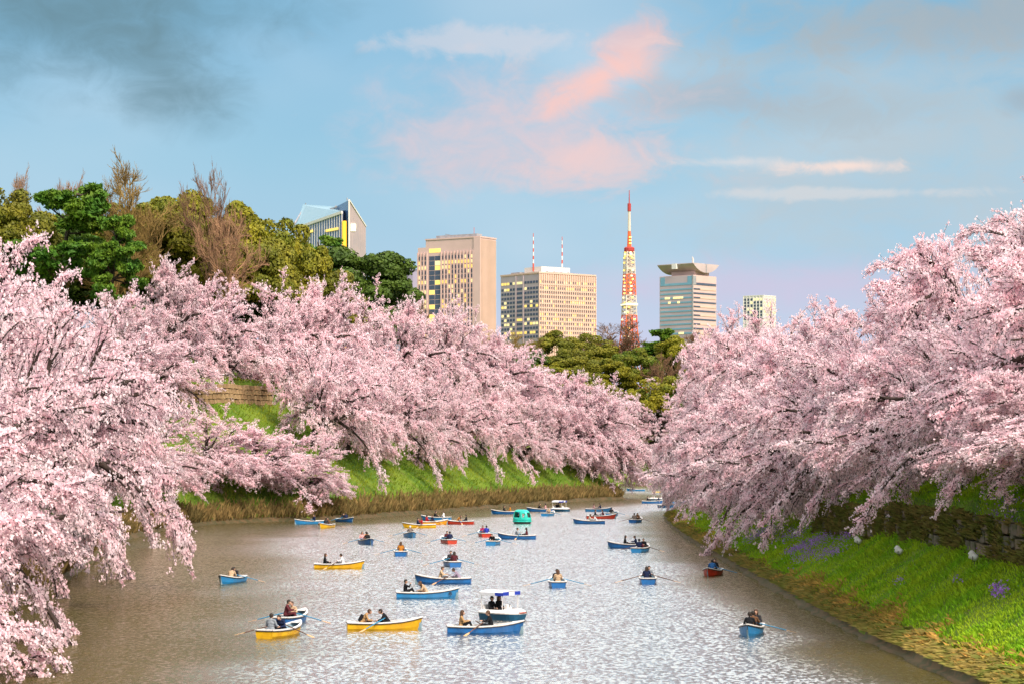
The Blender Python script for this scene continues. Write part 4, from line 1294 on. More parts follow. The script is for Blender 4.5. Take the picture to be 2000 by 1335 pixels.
q = rng.uniform(0, 1, 16000); i = np.interp(q, np.linspace(0, 1, len(wr)), np.arange(len(wr)))
wx, wy = np.interp(i, np.arange(len(wr)), wr[:, 0]), np.interp(i, np.arange(len(wr)), wr[:, 1])
wz = height(wx - .9, wy) + rng.uniform(0, 2.45, 16000)
keep = vnoise(wy, wz * 3, 2.2, 14) + vnoise(wy, wz * 3, .7, 15) * .5 > .58
p = np.column_stack([wx - .33, wy, wz])[keep]
v1 = blades(p, .28, .04, (-.5, 0), rng, .9)
tag(link('wall_weeds', mesh_np('wall_weeds', *v1, mat('wall_moss', (0.13, 0.15, 0.02), .8, (0.20, 0.15, 0.04), scale=.8, island=.3, translucent=.2))), 'weeds and moss growing from the joints of the retaining wall', 'weeds', kind='stuff')

# ---- violet wild flowers among the grass
VIO = mat('violet_petals', (0.34, 0.13, 0.62), .7, (0.44, 0.25, 0.68), scale=1.2, island=.25, translucent=.3, spec=.1)
FL = [(1560, 1078, 1.0, 500), (1595, 1062, 1.2, 700), (1625, 1085, .9, 420), (1500, 1045, 1.5, 600), (1475, 1052, 1.0, 300), (1655, 1052, .8, 260), (1545, 1050, 1.4, 600), (1580, 1090, 1.2, 380),
      (1962, 1052, .55, 260), (1945, 1068, .7, 260), (1908, 1060, .5, 160), (1935, 1042, .4, 120), (1952, 1168, .32, 160), (1948, 1160, .3, 90), (1985, 1075, .6, 180), (1868, 1145, .25, 40), (1755, 1143, .3, 50)]
for i, (px, py, rad, n) in enumerate(FL):
    c = hit(px, py)
    q = np.column_stack([rng.normal(c.x, rad * .5, n), rng.normal(c.y, rad * 2.2, n)])
    z = height(q[:, 0], q[:, 1]) + rng.uniform(.15, .5, n)
    lv = leaves(np.column_stack([q, z]) , .085, rng)
    o = link('violet_flowers', mesh_np('violet_flowers', *lv, VIO))
    tag(o, 'patch of violet wild flowers in the grass of the lamp bank', 'flowers', 'violet flower patches on the lamp bank', kind='stuff')


# ---- floodlights
def floodlight_meshes():
    shell = mat('lamp_shell', (0.78, 0.76, 0.74), .5, (0.68, 0.65, 0.62), scale=3); glass = mat('lamp_glass', (0.62, 0.58, 0.52), .2, (0.5, 0.47, 0.43), scale=5, spec=.6)
    dark = mat('lamp_stake', (0.10, 0.09, 0.08), .7, (0.06, 0.055, 0.05), scale=5)
    n = 14
    b = MB().tube([(0, -.26, 0), (0, -.22, 0), (0, .02, 0), (0, .22, 0), (0, .30, 0), (0, .31, 0)], [.10, .21, .25, .27, .27, .25], n)
    hood = MB().tube([(0, .18, .02), (0, .42, .03)], [.285, .30], n, cap=False)
    hood.f = [f for f in hood.f if sum(hood.v[i][2] for i in f) / len(f) > .02]; hood.m = [0] * len(hood.f)
    g = MB().tube([(0, .305, 0), (0, .325, 0)], [.235, .22], n)
    st = MB().tube([(0, 0, -1.0), (0, 0, -.30)], .03, 8).bar((-.28, 0, -.3), (.28, 0, -.3), .04).bar((-.28, 0, -.3), (-.28, 0, .05), .04).bar((.28, 0, -.3), (.28, 0, .05), .04)
    st.tube([(0, 0, -.8), (.22, .1, -1.05)], .02, 6).tube([(0, 0, -.8), (-.2, .15, -1.05)], .02, 6)
    return (b.mesh('housing', shell, True), hood.mesh('hood', shell), g.mesh('lens', glass), st.mesh('stake', dark))


fm = floodlight_meshes()
for px, py, lab in ((1677, 1058, 'white floodlight at the far end of the row of three below the retaining wall'),
                    (1757, 1080, 'white floodlight in the middle of the row of three below the retaining wall'),
                    (1903, 1094, 'white floodlight nearest the camera in the row below the retaining wall'),
                    (1471, 1004, 'small lone floodlight far along the bank beneath the hanging blossom')):
    c = hit(px, py + 14); r = empty('floodlight', (c.x, c.y, c.z + .55), R(55), lab, 'lamp', 'floodlights on the bank'); r.scale = (.72, .72, .72)
    h = link('housing', fm[0], r, rot=(R(28), 0, 0)); link('hood', fm[1], h); link('lens', fm[2], h); link('stake', fm[3], r)
# ------------------------------------------------------------------ people (one continuous body each) and boats
SKIN = mat('skin', (0.56, 0.33, 0.24), .6, (0.50, 0.29, 0.21), scale=6)
HAIR = mat('dark_hair', (0.018, 0.014, 0.012), .6, (0.035, 0.022, 0.016), scale=9)
HAIR_B = mat('brown_hair', (0.06, 0.030, 0.018), .6, (0.09, 0.045, 0.025), scale=9)
HAIR_W = mat('pale_hair', (0.62, 0.60, 0.57), .7, (0.5, 0.48, 0.46), scale=9)


def capsule(bm, a, b, ra, rb_, n=10):
    a, b = Vector(a), Vector(b); d = (b - a)
    L = d.length
    d = d.normalized() if L > 1e-6 else Vector((0, 0, 1))
    up = Vector((0, 0, 1)) if abs(d.z) < .9 else Vector((1, 0, 0))
    u = d.cross(up).normalized(); q = u.cross(d)
    prof = [(-ra * math.cos(t), ra * math.sin(t)) for t in (0.0, .6, 1.1, 1.571)] + [(L + rb_ * math.sin(t), rb_ * math.cos(t)) for t in (0, .47, .97, 1.5707)]
    rings = []
    for s, r in prof:
        r = max(r, 1e-4)
        rings.append([bm.verts.new(a + d * s + (u * math.cos(2 * math.pi * k / n) + q * math.sin(2 * math.pi * k / n)) * r) for k in range(n)])
    for r0, r1 in zip(rings[:-1], rings[1:]):
        for k in range(n): bm.faces.new((r0[k], r0[(k + 1) % n], r1[(k + 1) % n], r1[k]))
    bm.faces.new(rings[0][::-1]); bm.faces.new(rings[-1])


def body_mesh(name, lean, arms, head_fwd=0.0, legs='sit', twist=0.0):
    """seated figure facing +x, seat at the origin. arms: two hand positions relative to the seat."""
    S, T, L, H = [], [], [], []                      # skin, top, trousers, shoes
    ca, sa = math.cos(lean), math.sin(lean)
    up = lambda h, f=0.0, y=0.0: Vector((sa * h + ca * f, y, .10 + ca * h - sa * f))
    T += [((0, -.075, .10), (0, .075, .10), .135, .135), (up(.02), up(.20), .135, .125), (up(.16, 0, -.05), up(.16, 0, .05), .12, .12),
          (up(.30, .01, -.07), up(.30, .01, .07), .125, .125), (up(.43, 0, -.135), up(.43, 0, .135), .072, .072), (up(.36), up(.47), .11, .075)]
    neck, hd = up(.49, .01), up(.64, .03) + Vector((head_fwd, 0, -head_fwd * .35))
    S += [(neck, hd - Vector((0, 0, .05)), .052, .055), (hd + Vector((-.012, 0, .025)), hd + Vector((.0, 0, .03)), .092, .09), (hd + Vector((.022, 0, -.055)), hd + Vector((.02, 0, 0)), .062, .078),
          (hd + Vector((.085, 0, .0)), hd + Vector((.105, 0, -.028)), .012, .019), (hd + Vector((.075, -.02, -.062)), hd + Vector((.075, .02, -.062)), .014, .014),
          (hd + Vector((0, -.088, -.02)), hd + Vector((-.01, -.092, .015)), .016, .018), (hd + Vector((0, .088, -.02)), hd + Vector((-.01, .092, .015)), .016, .018)]
    for sgn, hand in zip((-1, 1), arms):
        sh = up(.425, 0, sgn * .185); hnd = Vector(hand); v = hnd - sh; dist = min(v.length, .53)
        hnd = sh + v.normalized() * dist
        bend = math.sqrt(max(0.0, .275 ** 2 - (dist / 2) ** 2))
        side = Vector((-.35, sgn * .75, -.7)); side = (side - v.normalized() * side.dot(v.normalized())).normalized()
        el = (sh + hnd) / 2 + side * bend
        T += [(sh, el, .062, .048), (el, el.lerp(hnd, .86), .047, .036)]
        f = (hnd - el).normalized(); ax = Vector((0, 0, 1)).cross(f).normalized() if abs(f.z) < .95 else Vector((0, 1, 0)); nn = f.cross(ax)
        palm = hnd + f * .045
        S += [(el.lerp(hnd, .84), hnd, .030, .027), (hnd + ax * .018, palm + ax * .022, .021, .019), (hnd - ax * .018, palm - ax * .022, .021, .019)]
        for k, (o, ln) in enumerate(((-.033, .062), (-.011, .072), (.011, .068), (.033, .052))):
            a = palm + ax * o; m = a + f * ln * .55 - nn * .008; e = m + f * ln * .35 - nn * ln * .45
            S += [(a, m, .0105, .0095), (m, e, .0095, .0085)]
        th = hnd + ax * (.030 if sgn < 0 else -.030); tm = th + f * .035 + ax * (.022 if sgn < 0 else -.022); S += [(th, tm, .0125, .011), (tm, tm + f * .03, .011, .009)]
    for sgn in (-1, 1):
        hip = Vector((.03, sgn * .095, .09))
        if legs == 'sit': knee, ank = Vector((.43, sgn * .12, .17)), Vector((.56, sgn * .12, -.20))
        else: knee, ank = Vector((.40, sgn * .10, .30)), Vector((.62, sgn * .10, -.14))
        L += [(hip, knee, .098, .066), (knee, ank, .064, .042)]
        H += [(ank + Vector((-.02, 0, -.03)), ank + Vector((.15, 0, -.055)), .046, .036)]
    bm = bmesh.new()
    for grp in (S, T, L, H):
        for a, b, r0, r1 in grp: capsule(bm, a, b, r0, r1)
    raw = bpy.data.meshes.new(name + '_raw'); bm.to_mesh(raw); bm.free()
    o = bpy.data.objects.new('tmp', raw); COL.objects.link(o)
    m = o.modifiers.new('r', 'REMESH'); m.mode = 'VOXEL'; m.voxel_size = .0125
    m2 = o.modifiers.new('s', 'SMOOTH'); m2.iterations = 2; m2.factor = .4
    m3 = o.modifiers.new('d', 'DECIMATE'); m3.ratio = .22
    dg = bpy.context.evaluated_depsgraph_get(); me = bpy.data.meshes.new_from_object(o.evaluated_get(dg))
    bpy.data.objects.remove(o); bpy.data.meshes.remove(raw); me.name = name
    n = len(me.polygons); c = np.empty(n * 3, np.float32); me.polygons.foreach_get('center', c); c = c.reshape(-1, 3)
    best = np.full(n, 1e9); idx = np.zeros(n, np.int32)
    for gi, grp in enumerate((S, T, L, H)):
        for a, b, r0, r1 in grp:
            a, b = np.array(a), np.array(b); ab = b - a
            t = np.clip(((c - a) @ ab) / (ab @ ab + 1e-9), 0, 1)
            d = np.linalg.norm(c - a - t[:, None] * ab, axis=1) - (r0 + (r1 - r0) * t)
            k = d < best; best[k] = d[k]; idx[k] = gi
    me.materials.clear()
    for mm in (SKIN, BARK, BARK, BARK): me.materials.append(mm)
    me.polygons.foreach_set('material_index', idx); me.polygons.foreach_set('use_smooth', np.ones(n, bool)); me.update()
    return me, hd


def hair_mesh(name, hd, long):
    bm = bmesh.new()
    bmesh.ops.create_uvsphere(bm, u_segments=16, v_segments=12, radius=1.0)
    for v in bm.verts: v.co = Vector((v.co.x * .107 - .016, v.co.y * .104, v.co.z * .112 + .032))
    bmesh.ops.delete(bm, geom=[f for f in bm.faces if (lambda c: c.z < -.05 or (c.x > .02 and c.z < .062 - .3 * abs(c.y)) and c.x > .02 + (0 if long else -.03))(f.calc_center_median())], context='FACES')
    if long:
        g = bmesh.ops.create_uvsphere(bm, u_segments=14, v_segments=10, radius=1.0)
        for v in g['verts']: v.co = Vector((v.co.x * .06 - .075, v.co.y * .10, v.co.z * .20 - .10))
        for s in (-1, 1):
            g = bmesh.ops.create_uvsphere(bm, u_segments=8, v_segments=8, radius=1.0)
            for v in g['verts']: v.co = Vector((v.co.x * .045 - .01, v.co.y * .028 + s * .088, v.co.z * .13 - .05))
    else:
        g = bmesh.ops.create_uvsphere(bm, u_segments=12, v_segments=8, radius=1.0)
        for v in g['verts']: v.co = Vector((v.co.x * .055 - .062, v.co.y * .082, v.co.z * .085 - .005))
    for v in bm.verts: v.co += hd
    for f in bm.faces: f.smooth = True
    me = bpy.data.meshes.new(name); bm.to_mesh(me); bm.free(); me.materials.append(HAIR)
    return me


POSES = {
    'row': body_mesh('rower', .16, ((.44, -.14, .34), (.44, .14, .34)), .03),
    'pull': body_mesh('rower_back', -.12, ((.30, -.16, .36), (.30, .16, .36)), .05),
    'sit': body_mesh('passenger', .05, ((.30, -.10, .24), (.30, .10, .24)), .01),
    'phone': body_mesh('photographer', -.04, ((.30, -.05, .60), (.30, .05, .60)), .02, 'up'),
    'bend': body_mesh('leaning_figure', .52, ((.52, -.10, .20), (.52, .10, .20)), .05),
    'knees': body_mesh('relaxed_figure', .02, ((.36, -.12, .36), (.36, .12, .36)), .02, 'up'),
}
HAIRS = {(p, l): hair_mesh('hair', hd, l) for p, (_, hd) in POSES.items() for l in (0, 1)}
CLOTH = {
    'black': (0.014, 0.015, 0.019), 'charcoal': (0.035, 0.035, 0.042), 'navy': (0.015, 0.025, 0.07), 'grey': (0.26, 0.29, 0.33), 'tan': (0.40, 0.24, 0.11), 'beige': (0.52, 0.37, 0.24),
    'white': (0.72, 0.72, 0.76), 'maroon': (0.10, 0.022, 0.03), 'blue': (0.03, 0.12, 0.32), 'lilac': (0.30, 0.24, 0.33), 'red': (0.48, 0.03, 0.04), 'magenta': (0.35, 0.03, 0.12),
    'royal': (0.03, 0.05, 0.38), 'brown': (0.17, 0.085, 0.045), 'orange': (0.50, 0.20, 0.03), 'taupe': (0.20, 0.16, 0.14), 'cream': (0.66, 0.60, 0.50), 'pink': (0.66, 0.36, 0.36),
}
SHOE = mat('dark_shoes', (.03, .028, .026), .6, (.05, .045, .04), scale=8)


def cloth(c): return mat('cloth_' + c, CLOTH[c], .85, tuple(q * .75 for q in CLOTH[c]), scale=7, detail=4, bump=.3, bscale=22, spec=.15)


def person(boat, x, y, face, pose, top, legs, hair, label, dz=0.0, size=1.0):
    """figure seated at (x, y) of a boat, facing its bow (1), stern (-1) or an angle in degrees; stays a thing of its own"""
    me, hd = POSES[pose]
    size *= 1.07
    r = boat.matrix_world_loc @ Vector((x, y, boat.seat_z + dz))
    rz = boat.heading + (0 if face == 1 else math.pi if face == -1 else R(face))
    o = link('person', me, None, r, (0, 0, rz), (size, size, size))
    for i, m in enumerate((SKIN, cloth(top), cloth(legs), SHOE)):
        o.material_slots[i].link = 'OBJECT'; o.material_slots[i].material = m
    tag(o, label, 'person', 'people out on the water')
    if hair:
        h = link('hair', HAIRS[(pose, 1 if 'long' in hair else 0)], o)
        h.material_slots[0].link = 'OBJECT'; h.material_slots[0].material = HAIR_B if 'brown' in hair else HAIR_W if 'pale' in hair else HAIR
    return o
PAINT = {
    'blue': mat('paint_blue', (0.010, 0.145, 0.45), .4, (0.012, 0.10, 0.30), scale=1.6, detail=5, spec=.45),
    'sky': mat('paint_light_blue', (0.02, 0.24, 0.56), .4, (0.03, 0.19, 0.43), scale=1.6, detail=5, spec=.45),
    'red': mat('paint_red', (0.52, 0.04, 0.014), .45, (0.36, 0.03, 0.014), scale=1.6, detail=5, spec=.45),
    'yellow': mat('paint_yellow', (0.80, 0.47, 0.010), .45, (0.62, 0.33, 0.012), scale=1.6, detail=5, spec=.45),
    'orange': mat('paint_orange', (0.80, 0.34, 0.015), .4, (0.70, 0.29, 0.012), scale=2.5, detail=5, spec=.45),
    'teal': mat('paint_teal', (0.02, 0.55, 0.45), .35, (0.02, 0.48, 0.40), scale=2, detail=4, spec=.45),
}
INSIDE = mat('boat_inside', (0.22, 0.32, 0.38), .7, (0.15, 0.24, 0.30), scale=4, detail=5)
RIM = mat('boat_rim', (0.78, 0.76, 0.76), .5, (0.66, 0.64, 0.63), scale=5, detail=5)
STRAKE = mat('rub_strake', (0.05, 0.045, 0.05), .7, (0.03, 0.03, 0.03), scale=5)
OARB = mat('oar_blue', (0.03, 0.24, 0.44), .5, (0.025, 0.2, 0.38), scale=6)
OARW = mat('oar_wood', (0.16, 0.08, 0.05), .7, (0.10, 0.05, 0.035), scale=8)
BLADE = mat('oar_blade', (0.66, 0.40, 0.20), .6, (0.56, 0.33, 0.16), scale=6)


def hull_meshes():
    T = np.linspace(0, 1, 15)
    X = -1.95 + 4.0 * T
    wg = np.interp(T, [0, .15, .35, .55, .75, .88, .96, 1], [.50, .57, .62, .61, .50, .31, .13, .02])
    zg = np.interp(T, [0, .2, .45, .7, .85, 1], [.42, .39, .38, .45, .54, .66])
    wb = np.interp(T, [0, .35, .6, .8, .95, 1], [.38, .47, .44, .26, .05, .005])
    zb = np.interp(T, [0, .5, .85, 1], [-.08, -.12, -.12, -.08])
    xb = X - np.interp(T, [0, .8, 1], [0, 0, .26])
    outer = MB(); V = []
    for i in range(15):
        row = []
        for s in (-1, 1):
            sec = [(xb[i], s * wb[i], zb[i]), (xb[i] * .6 + X[i] * .4, s * (wb[i] * .45 + wg[i] * .55 + .02), zb[i] * .62 + zg[i] * .38), (X[i], s * wg[i], zg[i])]
            row += sec if s < 0 else sec[::-1]
        V.append([row[2], row[1], row[0], row[5], row[4], row[3]])
    # order: gunwale-, mid-, bottom-, bottom+, mid+, gunwale+
    vs = [p for r in V for p in r]; fs = []
    for i in range(14):
        for k in range(5): fs.append((i * 6 + k, i * 6 + k + 1, (i + 1) * 6 + k + 1, (i + 1) * 6 + k))
    fs.append((0, 1, 2, 3, 4, 5))
    outer.add(vs, fs, 0)
    # inside skin
    vi = []
    for i in range(15):
        a = max(wg[i] - .06, .004); b = max(wb[i] - .04, .003); zf = .0
        xi = X[i] + (.05 if i == 0 else -.05 if i == 14 else 0)
        vi += [(xi, -a, zg[i] - .01), (xi, -b, max(zf, zb[i] + .05)), (xi, b, max(zf, zb[i] + .05)), (xi, a, zg[i] - .01)]
    fi = [(i * 4 + k, (i + 1) * 4 + k, (i + 1) * 4 + k + 1, i * 4 + k + 1) for i in range(14) for k in range(3)] + [(0, 1, 2, 3)]
    outer.add(vi, fi, 1)
    hull = outer.mesh('hull', [PAINT['blue'], INSIDE])
    # rim: white capping, with decked ends
    rim = MB()
    for s in (-1, 1):
        v = []
        for i in range(15):
            o_, n_ = wg[i] + .035, max(wg[i] - .085, .0)
            v += [(X[i], s * o_, zg[i] - .02), (X[i], s * o_, zg[i] + .035), (X[i], s * n_, zg[i] + .045), (X[i], s * n_, zg[i] - .02)]
        f = [(i * 4 + k, i * 4 + (k + 1) % 4, (i + 1) * 4 + (k + 1) % 4, (i + 1) * 4 + k) for i in range(14) for k in range(4)] + [(0, 1, 2, 3), (56, 57, 58, 59)]
        rim.add(v, f)
    rim.box(-1.97, -1.74, -.43, .43, .385, .458)
    rim.prism([(1.42, -.22, .57), (1.42, .22, .57), (2.03, 0, .64)], [(1.42, -.22, .60), (1.42, .22, .60), (2.03, 0, .69)])
    strake = MB()
    for s in (-1, 1):
        for i in range(14): strake.bar((X[i], s * (wg[i] + .018), zg[i] - .04), (X[i + 1], s * (wg[i + 1] + .018), zg[i + 1] - .04), .035, .04)
    strake.bar((-1.965, -.5, .38), (-1.965, .5, .38), .035, .04)
    seat = MB().box(-.15, .15, -.54, .54, -.02, .02).mesh('thwart', mat('thwart_wood', (0.32, 0.36, 0.38), .7, (.22, .26, .28), scale=6))
    oar = MB().tube([(0, -.62, 0), (0, -.3, 0), (0, 0, 0), (0, 1.3, 0)], [.020, .026, .030, .026], 7)
    bl = MB().add([(-.03, 1.28, .012), (.03, 1.28, .012), (.085, 1.5, .008), (.09, 1.82, .006), (-.09, 1.82, .006), (-.085, 1.5, .008),
                   (-.03, 1.28, -.012), (.03, 1.28, -.012), (.085, 1.5, -.008), (.09, 1.82, -.006), (-.09, 1.82, -.006), (-.085, 1.5, -.008)],
                  [(0, 1, 2, 5), (5, 2, 3, 4), (6, 11, 8, 7), (11, 10, 9, 8)] + [(i, (i + 1) % 6, 6 + (i + 1) % 6, 6 + i) for i in range(6)])
    return dict(hull=hull, rim=rim.mesh('gunwale', RIM), strake=strake.mesh('rub_strake', STRAKE), seat=seat, oar=oar.mesh('oar', OARB), blade=bl.mesh('blade', BLADE))


HM = hull_meshes()


def slot(o, i, m):
    o.material_slots[i].link = 'OBJECT'; o.material_slots[i].material = m


class Craft:
    pass


def craft(name, px, py, yaw, label, cat, group, seat_z):
    loc = W(px, py, 0.0)
    c = Craft(); c.heading = R(yaw); c.seat_z = seat_z
    # the photograph's row is the nearest waterline; move the centre back by the half depth of the boat
    loc.y += .5 * abs(math.sin(R(yaw))) * 3.2 + .3; loc.x = (px - CX) / F * loc.y
    c.root = empty(name, loc, c.heading, label, cat, group)
    c.matrix_world_loc = Matrix.Translation(loc) @ Matrix.Rotation(c.heading, 4, 'Z')
    return c


def rowboat(px, py, yaw, color, label, oars=((1, 0), (-1, 0)), oarmat=OARB):
    """oars: (side, sweep in degrees towards the bow); side 1 is port (+y)"""
    c = craft('rowing_boat', px, py, yaw, label, 'boat', 'rowing boats on the moat', .29)
    r = c.root
    h = link('hull', HM['hull'], r); slot(h, 0, PAINT[color])
    link('gunwale', HM['rim'], r); link('rub_strake', HM['strake'], r)
    for x, s in ((-1.35, .88), (.22, 1.05), (1.15, .62)): link('thwart', HM['seat'], r, (x, 0, .27), scale=(1, s, 1))
    for side, sweep in oars:
        o = link('oar', HM['oar'], r, (-.28, side * .60, .50), (R(-14.5) if True else 0, 0, 0))
        # shaft points outboard and down, swept about the rowlock
        o.rotation_euler = (Matrix.Rotation(R(-sweep) * side if side > 0 else math.pi + R(sweep), 3, 'Z') @ Matrix.Rotation(R(-14.5), 3, 'X')).to_euler()
        slot(o, 0, oarmat); link('blade', HM['blade'], o)
    return c


ST, MID, BOW = -1.32, .22, 1.05


def crew(c, *ppl):
    for p in ppl: person(c, *p)


# ---- pedal boats
def pedal_meshes():
    lower = MB(); deck = MB()
    n = 13; T = np.linspace(0, 1, n); X = -1.25 + 2.6 * T
    w = np.interp(T, [0, .1, .5, .8, .95, 1], [.66, .74, .78, .70, .45, .30])
    wt = w + .06
    for i in range(n - 1):
        a, b = i, i + 1
        lower.add([(X[a] - .0, -w[a] * .9, -.1), (X[b] - (.12 if b == n - 1 else 0), -w[b] * .9, -.1), (X[b] - (.12 if b == n - 1 else 0), w[b] * .9, -.1), (X[a], w[a] * .9, -.1),
                   (X[a], -wt[a], .33), (X[b], -wt[b], .33), (X[b], wt[b], .33), (X[a], wt[a], .33)], [(0, 3, 2, 1), (0, 1, 5, 4), (2, 3, 7, 6)] + ([(3, 0, 4, 7)] if i == 0 else []) + ([(1, 2, 6, 5)] if i == n - 2 else []))
    prof = [(1.03, .33), (1.05, .39), (.98, .46), (.80, .53)]
    hz_ = np.interp(T, [0, .15, .5, .75, 1], [.0, .02, .02, .06, -.05])
    for i in range(n - 1):
        for (s0, z0), (s1, z1) in zip(prof[:-1], prof[1:]):
            for sg in (-1, 1):
                deck.add([(X[i], sg * wt[i] * s0, z0), (X[i + 1], sg * wt[i + 1] * s0, z0), (X[i + 1], sg * wt[i + 1] * s1, z1 + hz_[i + 1] * (z1 > .5)), (X[i], sg * wt[i] * s1, z1 + hz_[i] * (z1 > .5))], [(0, 1, 2, 3)])
        if X[i] > .15 or X[i] < -1.0:
            z0, z1 = .53 + hz_[i], .53 + hz_[i + 1]
            deck.add([(X[i], -wt[i] * .8, z0), (X[i + 1], -wt[i + 1] * .8, z1), (X[i + 1], wt[i + 1] * .8, z1), (X[i], wt[i] * .8, z0)], [(0, 1, 2, 3)])
    deck.add([(X[-1], -wt[-1], .33), (X[-1], wt[-1], .33), (X[-1], wt[-1] * .8, .48), (X[-1], -wt[-1] * .8, .48)], [(0, 1, 2, 3)])
    deck.add([(X[0], -wt[0], .33), (X[0], wt[0], .33), (X[0], wt[0] * .8, .53), (X[0], -wt[0] * .8, .53)], [(0, 1, 2, 3)])
    seat = MB().box(-.95, -.45, -.6, .6, .10, .34).prism([(-.98, -.6, .34), (-.82, -.6, .34), (-.82, .6, .34), (-.98, .6, .34)], [(-1.12, -.6, .80), (-1.02, -.6, .80), (-1.02, .6, .80), (-1.12, .6, .80)])
    cons = MB().prism([(.15, -.18, .5), (.5, -.18, .5), (.5, .18, .5), (.15, .18, .5)], [(.2, -.15, .82), (.32, -.15, .80), (.32, .15, .80), (.2, .15, .82)])
    post = MB().tube([(0, 0, 0), (0, 0, 1.05)], .022, 7)
    roof = MB(); nn = 9
    for i in range(nn - 1):
        y0, y1 = -.78 + 1.56 * i / (nn - 1), -.78 + 1.56 * (i + 1) / (nn - 1)
        f = lambda y: 1.62 - .10 * (y / .78) ** 2
        roof.prism([(-1.15, y0, f(y0) - .03), (.55, y0, f(y0) - .03), (.55, y1, f(y1) - .03), (-1.15, y1, f(y1) - .03)], [(-1.15, y0, f(y0)), (.55, y0, f(y0)), (.55, y1, f(y1)), (-1.15, y1, f(y1))])
    return dict(lower=lower.mesh('lower_hull', RIM), deck=deck.mesh('deck', RIM), seat=seat.mesh('bench', RIM, bevel=.02), cons=cons.mesh('console', RIM), post=post.mesh('post', RIM), roof=roof.mesh('canopy', RIM))


PM = pedal_meshes()
LOWER = mat('pedal_lower', (0.012, 0.10, 0.20), .4, (0.01, 0.075, 0.15), scale=3)
VAL = mat('valance_blue', (0.02, 0.05, 0.42), .7, (0.018, 0.045, 0.36), scale=5)
WHITEC = mat('canopy_white', (0.76, 0.77, 0.82), .7, (0.68, 0.69, 0.75), scale=4)
CANY = mat('canopy_yellow', (0.80, 0.50, 0.02), .7, (0.72, 0.44, 0.02), scale=4)


def pedal(px, py, yaw, label, canopy=WHITEC, valance=True):
    c = craft('pedal_boat', px, py, yaw, label, 'boat', 'pedal boats on the moat', .36); r = c.root
    slot(link('lower_hull', PM['lower'], r), 0, LOWER); link('deck', PM['deck'], r); link('bench', PM['seat'], r); link('console', PM['cons'], r)
    MB().tube([(1.34, -.3, .40), (1.37, 0, .41), (1.34, .3, .40)], .035, 6).build('bumper', PAINT['red'], r)
    MB().bar((.42, -.06, .83), (.42, .06, .83), .03).tube([(.40, 0, .60), (.42, 0, .83)], .015, 6).build('steering_lever', STRAKE, r)
    for x in (-1.05, .45):
        for y in (-.70, .70): link('post', PM['post'], r, (x, y, .47))
    cn = link('canopy', PM['roof'], r); slot(cn, 0, canopy)
    if valance:
        for i, (y0, y1) in enumerate(((-.78, -.26), (-.26, .26), (.26, .78))):
            MB().box(.55, .57, y0, y1, 1.36, 1.56).build('valance', VAL if i != 1 else WHITEC, cn)
        for s in (-1, 1):
            for i in range(3): MB().box(-1.15 + i * .567, -1.15 + (i + 1) * .567, s * .785 - .01, s * .785 + .01, 1.34, 1.52).build('valance', WHITEC if i == 0 else VAL if i != 1 else WHITEC, cn)
    return c


def dome_boat(px, py, yaw, label):
    c = craft('dome_boat', px, py, yaw, label, 'boat', 'pedal boats on the moat', .36); r = c.root
    nu, nv = 48, 16
    grid = []
    for j in range(nv + 1):
        v = j / nv
        rr = math.cos(v * math.pi / 2) ** .42; z = .34 + 1.42 * math.sin(v * math.pi / 2) ** .95
        grid.append([(1.18 * rr * math.copysign(abs(math.cos(a)) ** .8, math.cos(a)) - .12 * v, .78 * rr * math.copysign(abs(math.sin(a)) ** .8, math.sin(a)), z) for a in [2 * math.pi * k / nu for k in range(nu)]])
    vs = [p for g in grid for p in g]; fs = []
    for j in range(nv):
        for k in range(nu):
            cx = sum(grid[a][b % nu][0] for a in (j, j + 1) for b in (k, k + 1)) / 4; cy = sum(grid[a][b % nu][1] for a in (j, j + 1) for b in (k, k + 1)) / 4; cz = sum(grid[a][b % nu][2] for a in (j, j + 1) for b in (k, k + 1)) / 4
            side = abs(cy) > .40
            if side and -.85 < cx < .02 and .72 < cz < 1.45: continue            # big side opening
            if side and .30 < cx < .66 and .84 < cz < 1.22: continue             # small side opening
            if cx > .62 and abs(cy) < .42 and .80 < cz < 1.38: continue          # windscreen
            fs.append((j * nu + k, j * nu + (k + 1) % nu, (j + 1) * nu + (k + 1) % nu, (j + 1) * nu + k))
    me = bpy.data.meshes.new('shell'); me.from_pydata(vs, [], fs); me.materials.append(PAINT['teal'])
    for p_ in me.polygons: p_.use_smooth = True
    o = link('shell', me, r); m = o.modifiers.new('thick', 'SOLIDIFY'); m.thickness = .05; m.offset = -1
    fl = MB().tube([(0, 0, .20), (0, 0, .25), (0, 0, .34), (0, 0, .36)], [1.0, 1.06, 1.04, .98], 32)
    fl.v = [(x * 1.22, y * .84, z) for x, y, z in fl.v]; fl.build('flange', PAINT['teal'], r)
    hu = MB().tube([(0, 0, -.1), (0, 0, .20)], [.86, .98], 28); hu.v = [(x * 1.2, y * .82, z) for x, y, z in hu.v]; hu.build('hull', mat('hull_black', (.025, .03, .03), .5, (.04, .05, .05), scale=4), r)
    MB().box(-.75, -.25, -.55, .55, .20, .36).build('bench', STRAKE, r)
    wg = mat('dim_pane', (0.03, 0.05, 0.05), .15, (0.05, 0.07, 0.07), scale=3, spec=.6)
    MB().prism([(.84, -.38, .82), (1.0, 0, .82), (.84, .38, .82)], [(.72, -.34, 1.36), (.86, 0, 1.36), (.72, .34, 1.36)]).build('windscreen', wg, r)
    return c


B = rowboat
